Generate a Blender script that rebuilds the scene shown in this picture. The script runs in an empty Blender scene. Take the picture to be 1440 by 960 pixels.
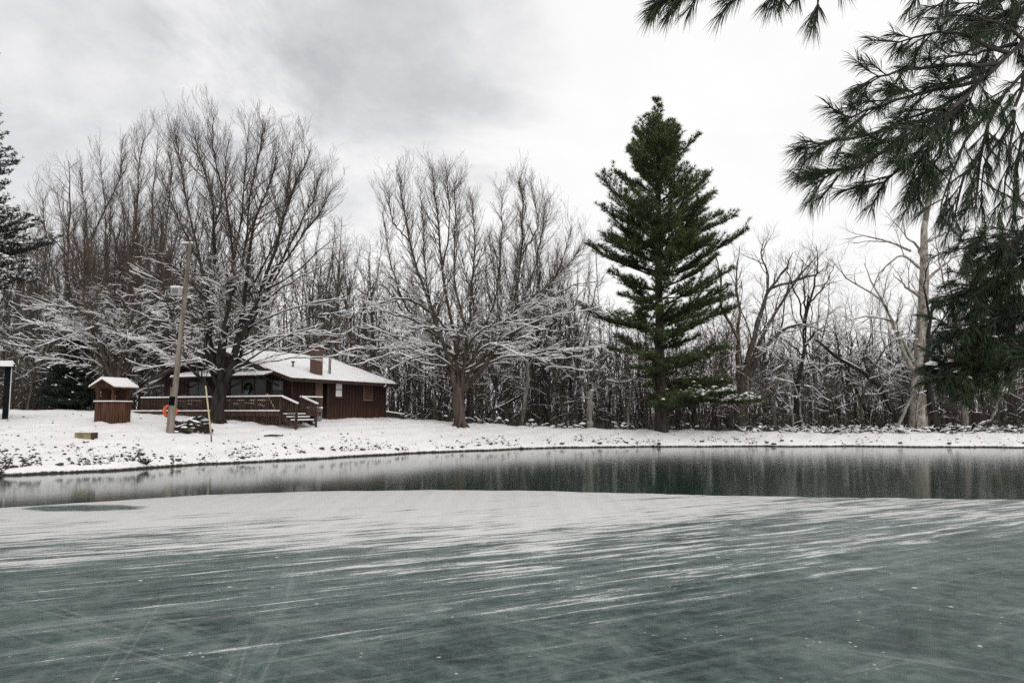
import bpy, math, random
import numpy as np
from mathutils import Vector

SC = bpy.context.scene
COL = SC.collection
PI = math.pi

# ------------------------------------------------------------------ camera
F, CX, CY = 1080.0, 720.0, 480.0
CAMZ = 2.2
PITCH = math.atan(100.0 / F)
cam_data = bpy.data.cameras.new('camera')
cam_data.sensor_width = 36.0
cam_data.lens = 36.0 * F / 1440.0
cam_data.clip_start = 0.1
cam_data.clip_end = 3000.0
cam = bpy.data.objects.new('camera', cam_data)
cam.location = (0, 0, CAMZ)
cam.rotation_euler = (PI / 2 + PITCH, 0, 0)
COL.objects.link(cam)
SC.camera = cam
SP, CP = math.sin(PITCH), math.cos(PITCH)


def at(px, py, Y):
    """world point seen at photo pixel (px, py) at distance Y in front of the camera"""
    cx, cy = (px - CX) / F, (CY - py) / F
    f = CP - cy * SP
    k = Y / f
    return Vector((cx * k, Y, CAMZ + (SP + cy * CP) * k))


# ------------------------------------------------------------------ terrain functions
U_S = [-400, -150, 0, 150, 300, 400, 500, 600, 720, 800, 1000, 1200, 1440, 1700]
V_D = [22.0, 25.0, 27.0, 29.3, 33.0, 35.5, 39.0, 42.4, 46.6, 49.0, 50.5, 50.5, 48.6, 46.0]
U_Z = [-400, 0, 300, 450, 650, 930, 1440]
V_Z = [2.4, 2.35, 2.35, 2.2, 1.52, 1.03, 0.86]
V_T = [7.0, 7.5, 7.5, 6.0, 4.2, 2.6, 2.3]
U_W = [-400, 0, 200, 420, 560, 700, 930, 1440]
V_W = [50, 50.5, 50.5, 56.5, 54.5, 53.8, 54.8, 53.2]      # where the snowy lawn ends and the woods begin


def ucol(x, y):
    return np.clip(CX + F * x / np.maximum(y, 4.0) * 0.998, -400, 1700)


def near_edge(x):
    return 2.3 + 2.6 / (1 + np.exp(-(x - 4.0) * 2.2)) + 0.15 * np.sin(x * 1.3)


def ground_np(x, y):
    x = np.asarray(x, float); y = np.asarray(y, float)
    u = ucol(x, y)
    wob = 0.22 * np.sin(x * 0.9 + 0.6 * np.sin(x * 0.37)) + 0.13 * np.sin(x * 2.3 + 1.0) + 0.06 * np.sin(x * 5.1)
    t_far = y - np.interp(u, U_S, V_D) - wob
    t_near = near_edge(x) - y
    t_lat = np.abs(x) - 46.0
    Zc = np.interp(u, U_Z, V_Z); tau = np.interp(u, U_Z, V_T)
    near = (t_near > t_far)
    t = np.maximum(np.maximum(t_far, t_near), t_lat)
    Zc = np.where(near, 0.55, Zc); tau = np.where(near, 1.2, tau)
    tp = np.maximum(t, 0)
    lip = 0.13 * np.clip(tp / 0.25, 0, 1)
    z = lip + Zc * (1 - np.exp(-tp / tau))
    z = z + np.clip(tp, 0, 1.5) * (0.020 * np.sin(x * 1.7 + y * 0.9) + 0.016 * np.sin(x * 3.9 - y * 2.7) + 0.012 * np.sin(x * 7.3 + y * 6.1))
    z = np.where(t < 0, np.maximum(t * 0.45, -0.9), z)
    return z, t


def gz(x, y):
    return float(ground_np(x, y)[0])


def hit(px, py, y0=None):
    """where the sight line through a photo pixel meets the ground"""
    Y = 24.0 if y0 is None else y0
    best = None
    while Y < 62:
        p = at(px, py, Y)
        z, t = ground_np(p.x, p.y)
        if t > 0 and z >= p.z - 0.01:
            return Vector((p.x, p.y, float(z)))
        if t > 0 and (best is None or p.z - z < best[0]):
            best = (p.z - float(z), Vector((p.x, p.y, float(z))))
        Y += 0.1
    return best[1]


def on_ground(px, Y):
    p = at(px, 580, Y)
    return Vector((p.x, p.y, gz(p.x, p.y)))


# ------------------------------------------------------------------ mesh plumbing
def link(name, me, parent=None, smooth=False):
    o = bpy.data.objects.new(name, me)
    COL.objects.link(o)
    if parent is not None:
        o.parent = parent
    return o


def np_mesh(name, chunks, mats, smooth=True):
    """chunks: list of (verts Nx3, faces MxK int array, material index)"""
    vs, loops, starts, mi = [], [], [], []
    vo = lo = 0
    for v, f, m in chunks:
        if len(f) == 0:
            continue
        vs.append(v); f = np.asarray(f, np.int32)
        loops.append((f + vo).ravel())
        k = f.shape[1]
        starts.append(lo + np.arange(len(f), dtype=np.int32) * k)
        mi.append(np.full(len(f), m, np.int32))
        vo += len(v); lo += len(f) * k
    me = bpy.data.meshes.new(name)
    if vs:
        V = np.concatenate(vs).astype(np.float32); L = np.concatenate(loops).astype(np.int32); S = np.concatenate(starts).astype(np.int32)
        me.vertices.add(len(V)); me.vertices.foreach_set('co', V.ravel())
        me.loops.add(len(L)); me.loops.foreach_set('vertex_index', L)
        me.polygons.add(len(S)); me.polygons.foreach_set('loop_start', S)
        me.polygons.foreach_set('material_index', np.concatenate(mi))
        if smooth:
            me.polygons.foreach_set('use_smooth', np.ones(len(S), bool))
        me.update(calc_edges=True)
    for m in (mats if isinstance(mats, (list, tuple)) else [mats]):
        me.materials.append(m)
    return me


def tube_chunks(polys, mat=0):
    """polys: list of (points [k][3], radii [k], sides) -> chunks, grouped for speed"""
    groups = {}
    for p, r, s in polys:
        groups.setdefault((len(p), s), []).append((p, r))
    out = []
    for (k, s), lst in groups.items():
        if k < 2:
            continue
        P = np.array([[tuple(q) for q in a[0]] for a in lst], float)
        R = np.array([a[1] for a in lst], float)
        T = np.gradient(P, axis=1)
        T /= np.linalg.norm(T, axis=2, keepdims=True) + 1e-9
        mean = T.mean(axis=1)
        ref = np.where(np.abs(mean[:, 2:3]) > 0.8, np.array([[1.0, 0.13, 0.0]]), np.array([[0.05, 0.1, 1.0]]))
        A = np.cross(T, ref[:, None, :]); A /= np.linalg.norm(A, axis=2, keepdims=True) + 1e-9
        B = np.cross(T, A)
        ang = np.arange(s) * 2 * PI / s
        ring = P[:, :, None, :] + R[:, :, None, None] * (np.cos(ang)[None, None, :, None] * A[:, :, None, :] + np.sin(ang)[None, None, :, None] * B[:, :, None, :])
        V = ring.reshape(-1, 3)
        n = len(lst)
        base = (np.arange(n) * k * s)[:, None, None]
        i = np.arange(k - 1)[None, :, None] * s
        j = np.arange(s)[None, None, :]
        j2 = (j + 1) % s
        q = np.stack([base + i + j, base + i + s + j, base + i + s + j2, base + i + j2], axis=-1).reshape(-1, 4)
        out.append((V, q, mat))
    return out


class MB:
    """collects boxes, prisms and tubes for ONE mesh"""
    def __init__(self):
        self.v, self.f, self.m = [], [], []

    def add(self, verts, faces, m=0):
        o = len(self.v)
        self.v += [tuple(x) for x in verts]
        self.f += [tuple(i + o for i in f) for f in faces]
        self.m += [m] * len(faces)
        return self

    def box(self, x0, x1, y0, y1, z0, z1, m=0):
        vs = [(x, y, z) for z in (z0, z1) for y in (y0, y1) for x in (x0, x1)]
        fs = [(0, 2, 3, 1), (4, 5, 7, 6), (0, 1, 5, 4), (2, 6, 7, 3), (0, 4, 6, 2), (1, 3, 7, 5)]
        return self.add(vs, fs, m)

    def bar(self, p, q, w, h, m=0, up=(0, 0, 1)):
        p, q = Vector(p), Vector(q)
        d = (q - p).normalized()
        up = Vector(up)
        if abs(d.dot(up)) > 0.95:
            up = Vector((0, 1, 0))
        a = d.cross(up).normalized() * (w / 2); b = a.cross(d).normalized() * (h / 2)
        vs = [p - a - b, p + a - b, p + a + b, p - a + b, q - a - b, q + a - b, q + a + b, q - a + b]
        fs = [(3, 2, 1, 0), (4, 5, 6, 7), (0, 1, 5, 4), (1, 2, 6, 5), (2, 3, 7, 6), (3, 0, 4, 7)]
        return self.add(vs, fs, m)

    def prism(self, poly, axis, a0, a1, m=0):
        """poly: list of 2-D points; extruded along axis 'x','y' or 'z' between a0 and a1"""
        def mk(p, a):
            return {'x': (a, p[0], p[1]), 'y': (p[0], a, p[1]), 'z': (p[0], p[1], a)}[axis]
        n = len(poly)
        vs = [mk(p, a0) for p in poly] + [mk(p, a1) for p in poly]
        fs = [tuple(range(n))[::-1], tuple(range(n, 2 * n))] + [(i, (i + 1) % n, n + (i + 1) % n, n + i) for i in range(n)]
        return self.add(vs, fs, m)

    def tube(self, pts, rads, s=10, m=0, caps=True):
        if not isinstance(rads, (list, tuple)):
            rads = [rads] * len(pts)
        for V, q, _ in tube_chunks([(pts, rads, s)]):
            fs = [tuple(int(i) for i in f) for f in q]
            if caps:
                k = len(pts)
                fs += [tuple(range(s)), tuple(range((k - 1) * s, k * s))[::-1]]
            self.add(V.tolist(), fs, m)
        return self

    def build(self, name, mats, parent=None, smooth=False):
        me = bpy.data.meshes.new(name)
        me.from_pydata(self.v, [], self.f)
        for m in (mats if isinstance(mats, (list, tuple)) else [mats]):
            me.materials.append(m)
        me.polygons.foreach_set('material_index', self.m)
        if smooth:
            me.polygons.foreach_set('use_smooth', [True] * len(self.f))
        import bmesh
        bm = bmesh.new(); bm.from_mesh(me)
        bmesh.ops.recalc_face_normals(bm, faces=bm.faces[:])
        bm.to_mesh(me); bm.free()
        me.update()
        return link(name, me, parent)


def empty(name, loc, rz=0.0):
    o = bpy.data.objects.new(name, None)
    o.location = loc; o.rotation_euler = (0, 0, rz)
    o.empty_display_size = 0.3
    COL.objects.link(o)
    return o


def tag(o, label=None, cat=None, group=None, kind=None):
    if label: o['label'] = label
    if cat: o['category'] = cat
    if group: o['group'] = group
    if kind: o['kind'] = kind
    return o


def copy_tree(o, parent=None):
    c = o.copy(); COL.objects.link(c)
    if parent is not None:
        c.parent = parent
    for ch in list(o.children):
        copy_tree(ch, c)
    return c


# ------------------------------------------------------------------ materials
def mat(name):
    m = bpy.data.materials.new(name); m.use_nodes = True
    nt = m.node_tree
    return m, nt, nt.nodes['Principled BSDF']


def N(nt, typ, **kw):
    n = nt.nodes.new(typ)
    for k, v in kw.items():
        if k.startswith('_'):
            setattr(n, k[1:], v)
        else:
            n.inputs[k.replace('__', ' ')].default_value = v
    return n


def ramp(nt, fac, stops):
    r = nt.nodes.new('ShaderNodeValToRGB')
    e = r.color_ramp.elements
    while len(e) < len(stops):
        e.new(0.5)
    for i, (p, c) in enumerate(stops):
        e[i].position = p
        e[i].color = (c[0], c[1], c[2], 1) if isinstance(c, (tuple, list)) else (c, c, c, 1)
    nt.links.new(fac, r.inputs[0])
    return r.outputs[0]


def math_(nt, op, a, b=None, clamp=False):
    n = nt.nodes.new('ShaderNodeMath'); n.operation = op; n.use_clamp = clamp
    for i, v in enumerate((a, b)):
        if v is None: continue
        if isinstance(v, (int, float)): n.inputs[i].default_value = v
        else: nt.links.new(v, n.inputs[i])
    return n.outputs[0]


def mixc(nt, fac, a, b):
    n = nt.nodes.new('ShaderNodeMix'); n.data_type = 'RGBA'
    for i, v in ((0, fac), (6, a), (7, b)):
        if isinstance(v, (int, float)): n.inputs[i].default_value = v
        elif isinstance(v, (tuple, list)): n.inputs[i].default_value = (v[0], v[1], v[2], 1)
        else: nt.links.new(v, n.inputs[i])
    return n.outputs[2]


def coords(nt, kind='Object', scale=(1, 1, 1), rot=(0, 0, 0), loc=(0, 0, 0)):
    tc = nt.nodes.new('ShaderNodeTexCoord')
    mp = nt.nodes.new('ShaderNodeMapping')
    mp.inputs['Scale'].default_value = scale; mp.inputs['Rotation'].default_value = rot; mp.inputs['Location'].default_value = loc
    nt.links.new(tc.outputs[kind], mp.inputs[0])
    return mp.outputs[0]


def noise(nt, vec, scale, detail=4, rough=0.55, dist=0.0):
    n = N(nt, 'ShaderNodeTexNoise', Scale=scale, Detail=detail, Roughness=rough, Distortion=dist)
    nt.links.new(vec, n.inputs['Vector'])
    return n.outputs['Fac']


def bump(nt, b, h, strength, dist):
    n = N(nt, 'ShaderNodeBump', Strength=strength, Distance=dist)
    nt.links.new(h, n.inputs['Height']); nt.links.new(n.outputs[0], b.inputs['Normal'])


def simple(name, c1, c2, scale=3.0, rough=0.8, stretch=(1, 1, 1), bumpd=0.0, lo=0.35, hi=0.68, detail=5, spec=0.3):
    m, nt, b = mat(name)
    f = noise(nt, coords(nt, scale=stretch), scale, detail)
    nt.links.new(ramp(nt, f, [(lo, c1), (hi, c2)]), b.inputs['Base Color'])
    b.inputs['Roughness'].default_value = rough
    b.inputs['Specular IOR Level'].default_value = spec
    if bumpd:
        bump(nt, b, f, 0.6, bumpd)
    return m


M = {}
M['snow'] = simple('snow', (0.80, 0.795, 0.80), (0.87, 0.865, 0.865), 2.5, 0.65, bumpd=0.03, spec=0.2)
M['bark_maple'] = simple('bark_maple', (0.009, 0.007, 0.006), (0.042, 0.033, 0.028), 5, 0.9, (1, 1, 0.25), 0.02)
M['bark_grey'] = simple('bark_grey', (0.050, 0.039, 0.032), (0.17, 0.138, 0.117), 4, 0.9, (1, 1, 0.2), 0.02)
M['bark_brown'] = simple('bark_brown', (0.034, 0.025, 0.020), (0.115, 0.088, 0.071), 4, 0.9, (1, 1, 0.2), 0.02)
M['bark_pale'] = simple('bark_pale', (0.16, 0.14, 0.125), (0.36, 0.33, 0.30), 4, 0.9, (1, 1, 0.3), 0.01)
M['twig'] = simple('twig', (0.050, 0.037, 0.030), (0.130, 0.100, 0.082), 0.6, 0.9)
M['brush'] = simple('brush', (0.026, 0.020, 0.017), (0.125, 0.100, 0.084), 0.35, 0.95)
M['bark_pine'] = simple('bark_pine', (0.018, 0.015, 0.012), (0.06, 0.05, 0.042), 6, 0.9, (1, 1, 0.35), 0.03)
M['needle_pine'] = simple('needle_pine', (0.032, 0.050, 0.017), (0.118, 0.148, 0.055), 0.7, 0.65, detail=6)
M['needle_spruce'] = simple('needle_spruce', (0.014, 0.026, 0.018), (0.036, 0.056, 0.034), 0.9, 0.7)
M['needle_near'] = simple('needle_near', (0.012, 0.024, 0.011), (0.038, 0.058, 0.023), 3.0, 0.5)
M['litter'] = simple('litter', (0.014, 0.011, 0.009), (0.075, 0.058, 0.042), 2.0, 0.9)
M['rock'] = simple('rock', (0.03, 0.028, 0.026), (0.11, 0.10, 0.095), 6, 0.85, bumpd=0.02)
M['deck_wood'] = simple('deck_wood', (0.024, 0.013, 0.010), (0.085, 0.048, 0.034), 6, 0.8, (1, 1, 0.3), 0.004)
M['well_wood'] = simple('well_wood', (0.030, 0.013, 0.008), (0.12, 0.055, 0.030), 5, 0.85, (1, 1, 0.15), 0.01)
M['pole_wood'] = simple('pole_wood', (0.12, 0.10, 0.082), (0.30, 0.255, 0.215), 5, 0.9, (1, 1, 0.12), 0.01)
M['chair_wood'] = simple('chair_wood', (0.05, 0.04, 0.034), (0.13, 0.11, 0.095), 8, 0.8)
M['timber'] = simple('timber', (0.14, 0.115, 0.055), (0.34, 0.29, 0.16), 6, 0.85, (0.3, 1, 1), 0.01)
M['log_bark'] = simple('log_bark', (0.010, 0.009, 0.008), (0.05, 0.042, 0.036), 9, 0.9, bumpd=0.02)
M['log_end'] = simple('log_end', (0.05, 0.035, 0.022), (0.16, 0.11, 0.07), 14, 0.9)
M['black'] = simple('black', (0.004, 0.004, 0.0045), (0.008, 0.008, 0.009), 6, 0.95, spec=0.05)
M['dark_post'] = simple('dark_post', (0.006, 0.007, 0.008), (0.014, 0.016, 0.017), 4, 0.9, spec=0.1)
M['orange'] = simple('orange', (0.62, 0.105, 0.042), (0.72, 0.15, 0.065), 5, 0.5)
M['white_paint'] = simple('white_paint', (0.36, 0.355, 0.345), (0.50, 0.49, 0.48), 5, 0.5)
M['grey_metal'] = simple('grey_metal', (0.14, 0.145, 0.15), (0.24, 0.245, 0.25), 7, 0.5)
M['dark_metal'] = simple('dark_metal', (0.03, 0.03, 0.032), (0.06, 0.06, 0.062), 7, 0.5)
M['guard'] = simple('guard', (0.42, 0.36, 0.22), (0.58, 0.52, 0.36), 4, 0.5)
M['pane_reflection'] = simple('pane_reflection', (0.66, 0.66, 0.66), (0.78, 0.78, 0.78), 3, 0.4)  # sky reflection on the side window, painted as a white pane colour
M['grey_pane'] = simple('grey_pane', (0.10, 0.10, 0.11), (0.24, 0.24, 0.25), 3, 0.7, (6, 6, 0.4))  # grey for the front pane's painted reflection; the box face shares it
M['foundation'] = simple('foundation', (0.11, 0.085, 0.068), (0.22, 0.175, 0.14), 4, 0.9, bumpd=0.01)
M['wreath_green'] = simple('wreath_green', (0.012, 0.022, 0.012), (0.03, 0.05, 0.026), 9, 0.8)
M['trim'] = simple('trim', (0.022, 0.013, 0.010), (0.05, 0.030, 0.024), 5, 0.7)
M['panel'] = simple('panel', (0.045, 0.020, 0.014), (0.085, 0.040, 0.028), 5, 0.8, (1, 1, 0.2))
M['frame_pale'] = simple('frame_pale', (0.11, 0.065, 0.05), (0.19, 0.12, 0.095), 5, 0.8)


def mk_siding():
    m, nt, b = mat('siding')
    v = coords(nt, scale=(7, 7, 0.5))
    f = noise(nt, v, 1.0, 6, 0.65)
    v2 = coords(nt, scale=(2.4, 2.4, 0.25))
    g = noise(nt, v2, 1.0, 3)
    c = ramp(nt, f, [(0.28, (0.010, 0.0045, 0.004)), (0.55, (0.027, 0.0120, 0.0090)), (0.8, (0.064, 0.028, 0.019))])
    c2 = mixc(nt, math_(nt, 'MULTIPLY', g, 0.55), c, (0.030, 0.013, 0.010))
    # sun-bleached, splash-worn foot of the boards
    tc = nt.nodes.new('ShaderNodeTexCoord'); sx = nt.nodes.new('ShaderNodeSeparateXYZ')
    nt.links.new(tc.outputs['Object'], sx.inputs[0])
    mr = N(nt, 'ShaderNodeMapRange'); nt.links.new(sx.outputs[2], mr.inputs[0])
    mr.inputs[1].default_value = 1.0; mr.inputs[2].default_value = -0.1
    wear = math_(nt, 'MULTIPLY', mr.outputs[0], ramp(nt, f, [(0.35, 0.0), (0.75, 1.0)]))
    c3 = mixc(nt, math_(nt, 'MULTIPLY', wear, 0.6), c2, (0.19, 0.075, 0.038))
    nt.links.new(c3, b.inputs['Base Color'])
    b.inputs['Roughness'].default_value = 0.8; b.inputs['Specular IOR Level'].default_value = 0.25
    bump(nt, b, f, 0.5, 0.01)
    return m


def mk_brick():
    m, nt, b = mat('brick')
    tc = nt.nodes.new('ShaderNodeTexCoord'); sx = nt.nodes.new('ShaderNodeSeparateXYZ'); nt.links.new(tc.outputs['Object'], sx.inputs[0])
    cb = nt.nodes.new('ShaderNodeCombineXYZ')
    nt.links.new(math_(nt, 'ADD', sx.outputs[0], sx.outputs[1]), cb.inputs[0]); nt.links.new(sx.outputs[2], cb.inputs[1])
    br = N(nt, 'ShaderNodeTexBrick', Scale=1.0, Mortar__Size=0.012, Brick__Width=0.22, Row__Height=0.075)
    br.inputs['Color1'].default_value = (0.075, 0.028, 0.020, 1); br.inputs['Color2'].default_value = (0.14, 0.056, 0.040, 1); br.inputs['Mortar'].default_value = (0.15, 0.12, 0.105, 1)
    nt.links.new(cb.outputs[0], br.inputs['Vector'])
    f = noise(nt, tc.outputs['Object'], 3.0, 4)
    nt.links.new(mixc(nt, math_(nt, 'MULTIPLY', f, 0.6), br.outputs['Color'], (0.06, 0.03, 0.024)), b.inputs['Base Color'])
    b.inputs['Roughness'].default_value = 0.9
    return m


def mk_glass():
    m, nt, b = mat('dark_glass')
    b.inputs['Base Color'].default_value = (0.012, 0.013, 0.014, 1)
    b.inputs['Roughness'].default_value = 0.22
    b.inputs['Specular IOR Level'].default_value = 0.3
    return m


def mk_sycamore():
    m, nt, b = mat('bark_sycamore')
    f = noise(nt, coords(nt, scale=(2.2, 2.2, 0.9)), 1.6, 5, 0.6, 0.8)
    g = noise(nt, coords(nt, scale=(1, 1, 0.5)), 7.0, 4)
    c = ramp(nt, f, [(0.36, (0.11, 0.094, 0.078)), (0.44, (0.23, 0.20, 0.165)), (0.52, (0.35, 0.32, 0.275)), (0.64, (0.46, 0.435, 0.40))])
    nt.links.new(mixc(nt, math_(nt, 'MULTIPLY', ramp(nt, g, [(0.5, 0.0), (0.7, 1.0)]), 0.6), c, (0.12, 0.095, 0.075)), b.inputs['Base Color'])
    b.inputs['Roughness'].default_value = 0.85
    bump(nt, b, g, 0.5, 0.03)
    return m


def mk_ground():
    m, nt, b = mat('ground')
    v = coords(nt)
    f1 = noise(nt, v, 0.8, 5); f2 = noise(nt, v, 7.0, 5, 0.65); f3 = noise(nt, v, 1.7, 6, 0.7)
    snow = ramp(nt, f1, [(0.3, (0.77, 0.765, 0.77)), (0.7, (0.86, 0.855, 0.855))])
    mud = ramp(nt, f2, [(0.3, (0.012, 0.010, 0.008)), (0.7, (0.05, 0.04, 0.03))])
    leaf = ramp(nt, f2, [(0.3, (0.028, 0.020, 0.014)), (0.7, (0.10, 0.075, 0.055))])
    at_ = nt.nodes.new('ShaderNodeAttribute'); at_.attribute_name = 'woods'
    w = math_(nt, 'ADD', at_.outputs['Fac'], math_(nt, 'MULTIPLY', math_(nt, 'SUBTRACT', f3, 0.5), 0.9))
    wf = math_(nt, 'MULTIPLY', ramp(nt, w, [(0.5, 0.0), (0.62, 1.0)]), ramp(nt, f3, [(0.36, 0.62), (0.46, 1.0)]))
    c = mixc(nt, wf, snow, leaf)
    sx = nt.nodes.new('ShaderNodeSeparateXYZ'); nt.links.new(v, sx.inputs[0])
    zz = math_(nt, 'ADD', sx.outputs[2], math_(nt, 'MULTIPLY', math_(nt, 'SUBTRACT', f2, 0.5), 0.16))
    lip = ramp(nt, zz, [(0.055, 1.0), (0.10, 0.0)])
    c = mixc(nt, lip, c, mud)
    # thin bare turf showing through the wind-scoured bank
    low = N(nt, 'ShaderNodeMapRange'); nt.links.new(sx.outputs[2], low.inputs[0]); low.inputs[1].default_value = 1.3; low.inputs[2].default_value = 0.15
    sc = math_(nt, 'MULTIPLY', ramp(nt, noise(nt, coords(nt, scale=(1.0, 0.55, 1)), 3.4, 6, 0.72), [(0.61, 0.0), (0.69, 1.0)]), low.outputs[0], True)
    c = mixc(nt, math_(nt, 'MULTIPLY', sc, 0.7), c, leaf)
    nt.links.new(c, b.inputs['Base Color'])
    b.inputs['Roughness'].default_value = 0.75; b.inputs['Specular IOR Level'].default_value = 0.2
    bump(nt, b, math_(nt, 'ADD', f2, math_(nt, 'MULTIPLY', f1, 2.0)), 0.5, 0.06)
    return m


def mk_water():
    m, nt, b = mat('water')
    b.inputs['Base Color'].default_value = (0.007, 0.024, 0.015, 1)
    b.inputs['IOR'].default_value = 1.28
    b.inputs['Specular Tint'].default_value = (0.78, 0.94, 0.84, 1)
    v = coords(nt, scale=(1, 2.2, 1))
    f = noise(nt, v, 2.0, 2, 0.5)
    tc = nt.nodes.new('ShaderNodeTexCoord'); sx = nt.nodes.new('ShaderNodeSeparateXYZ'); nt.links.new(tc.outputs['Object'], sx.inputs[0])
    mr = N(nt, 'ShaderNodeMapRange'); nt.links.new(sx.outputs[0], mr.inputs[0])
    mr.inputs[1].default_value = -6.0; mr.inputs[2].default_value = 12.0; mr.inputs[3].default_value = 0.012; mr.inputs[4].default_value = 0.085
    bp = N(nt, 'ShaderNodeBump', Distance=0.05); nt.links.new(f, bp.inputs['Height']); nt.links.new(mr.outputs[0], bp.inputs['Strength'])
    nt.links.new(bp.outputs[0], b.inputs['Normal'])
    b.inputs['Roughness'].default_value = 0.09
    return m


def mk_ice():
    m, nt, b = mat('ice')
    TH = math.radians(29)
    tc = nt.nodes.new('ShaderNodeTexCoord'); sx = nt.nodes.new('ShaderNodeSeparateXYZ'); nt.links.new(tc.outputs['Object'], sx.inputs[0])
    X, Y = sx.outputs[0], sx.outputs[1]

    def rotv(th, sl, sc, off=0.0):
        # coordinates along (sl) and across (sc) a direction th
        cb = nt.nodes.new('ShaderNodeCombineXYZ')
        al = math_(nt, 'ADD', math_(nt, 'MULTIPLY', X, math.cos(th) * sl), math_(nt, 'MULTIPLY', Y, math.sin(th) * sl))
        ac = math_(nt, 'ADD', math_(nt, 'MULTIPLY', X, -math.sin(th) * sc), math_(nt, 'MULTIPLY', Y, math.cos(th) * sc))
        nt.links.new(math_(nt, 'ADD', al, off), cb.inputs[0]); nt.links.new(math_(nt, 'ADD', ac, off * 1.7), cb.inputs[1])
        return cb.outputs[0]
    big = noise(nt, rotv(TH, 0.10, 0.30, 3.0), 1.0, 3, 0.5)
    s1 = noise(nt, rotv(TH, 0.24, 2.3, 1.0), 1.0, 5, 0.62, 0.35)
    s2 = noise(nt, rotv(TH + 0.04, 0.80, 11.0, 5.0), 1.0, 5, 0.7, 0.3)
    grain = noise(nt, tc.outputs['Object'], 30.0, 5, 0.8)
    # how much powder lies where: most along the far lip of the ice, less towards the near shore and the east
    mr = N(nt, 'ShaderNodeMapRange'); nt.links.new(Y, mr.inputs[0])
    mr.inputs[1].default_value = 8.0; mr.inputs[2].default_value = 17.0; mr.inputs[3].default_value = -0.20; mr.inputs[4].default_value = 0.20
    mr2 = N(nt, 'ShaderNodeMapRange'); nt.links.new(X, mr2.inputs[0])
    mr2.inputs[1].default_value = 0.0; mr2.inputs[2].default_value = 8.0; mr2.inputs[3].default_value = 0.03; mr2.inputs[4].default_value = -0.15
    mr3 = N(nt, 'ShaderNodeMapRange'); nt.links.new(X, mr3.inputs[0])
    mr3.inputs[1].default_value = -6.0; mr3.inputs[2].default_value = -12.0; mr3.inputs[3].default_value = 0.0; mr3.inputs[4].default_value = 0.0
    D = math_(nt, 'ADD', math_(nt, 'ADD', mr.outputs[0], mr2.outputs[0]), mr3.outputs[0])
    q = math_(nt, 'ADD', math_(nt, 'ADD', math_(nt, 'MULTIPLY', s1, 0.50), math_(nt, 'MULTIPLY', s2, 0.34)), math_(nt, 'MULTIPLY', big, 0.42))
    q = math_(nt, 'ADD', math_(nt, 'ADD', q, D), math_(nt, 'MULTIPLY', grain, 0.30))
    s3 = noise(nt, rotv(TH - 0.03, 0.55, 5.2, 8.0), 1.0, 6, 0.72, 0.5)
    q = math_(nt, 'ADD', q, math_(nt, 'MULTIPLY', math_(nt, 'SUBTRACT', s3, 0.5), 1.1))
    powder = ramp(nt, q, [(0.80, 0.0), (0.835, 0.62), (0.93, 1.0)])
    veil = ramp(nt, q, [(0.60, 0.0), (0.84, 1.0)])
    # skate and wind scratches in several directions
    def scratch(th, off, lo, hi, sc=5.0, sl=0.10):
        n = noise(nt, rotv(th, sl, sc, off), 1.0, 1, 0.4, 0.5)
        a = math_(nt, 'ABSOLUTE', math_(nt, 'SUBTRACT', n, 0.5))
        ln = ramp(nt, a, [(0.0, 1.0), (0.009, 0.6), (0.020, 0.0)])
        gate = ramp(nt, noise(nt, rotv(th, 0.22, 0.5, off + 9), 1.0, 2), [(lo, 0.0), (hi, 1.0)])
        return math_(nt, 'MULTIPLY', ln, gate)
    sc = math_(nt, 'MAXIMUM', scratch(-0.62, 2.0, 0.5, 0.62, 1.3), scratch(1.9, 7.0, 0.54, 0.66, 1.2))
    sc = math_(nt, 'MAXIMUM', sc, scratch(0.55, 4.0, 0.5, 0.62, 1.6))
    def smear(th, off, lo, hi):
        # soft fuzzy drag marks
        n = noise(nt, rotv(th, 0.16, 2.6, off), 1.0, 4, 0.65, 0.7)
        gate = ramp(nt, noise(nt, rotv(th, 0.25, 0.5, off + 3), 1.0, 3), [(lo, 0.0), (hi, 1.0)])
        return math_(nt, 'MULTIPLY', ramp(nt, n, [(0.54, 0.0), (0.70, 1.0)]), gate)
    sm = math_(nt, 'MAXIMUM', smear(-0.62, 12.0, 0.42, 0.62), smear(1.75, 17.0, 0.46, 0.66))
    sm = math_(nt, 'MAXIMUM', sm, smear(0.52, 21.0, 0.40, 0.60))
    sm = math_(nt, 'MULTIPLY', sm, ramp(nt, grain, [(0.3, 0.25), (0.65, 1.0)]))
    sc = math_(nt, 'MULTIPLY', sc, ramp(nt, grain, [(0.35, 0.0), (0.62, 0.8)]))
    # crumbs of snow
    blot0 = noise(nt, tc.outputs['Object'], 0.55, 3)
    vo = N(nt, 'ShaderNodeTexVoronoi', Scale=2.1); nt.links.new(tc.outputs['Object'], vo.inputs['Vector'])
    sp = math_(nt, 'ADD', vo.outputs['Distance'], math_(nt, 'MULTIPLY', math_(nt, 'ADD', grain, noise(nt, tc.outputs['Object'], 9.0, 3)), 0.16))
    crumb = math_(nt, 'MULTIPLY', ramp(nt, sp, [(0.185, 1.0), (0.23, 0.0)]), ramp(nt, vo.outputs['Color'], [(0.35, 0.0), (0.45, 1.0)]))
    vo2 = N(nt, 'ShaderNodeTexVoronoi', Scale=9.0); nt.links.new(tc.outputs['Object'], vo2.inputs['Vector'])
    crumb2 = math_(nt, 'MULTIPLY', ramp(nt, vo2.outputs['Distance'], [(0.08, 1.0), (0.16, 0.0)]), ramp(nt, vo2.outputs['Color'], [(0.62, 0.0), (0.66, 1.0)]))
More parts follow.
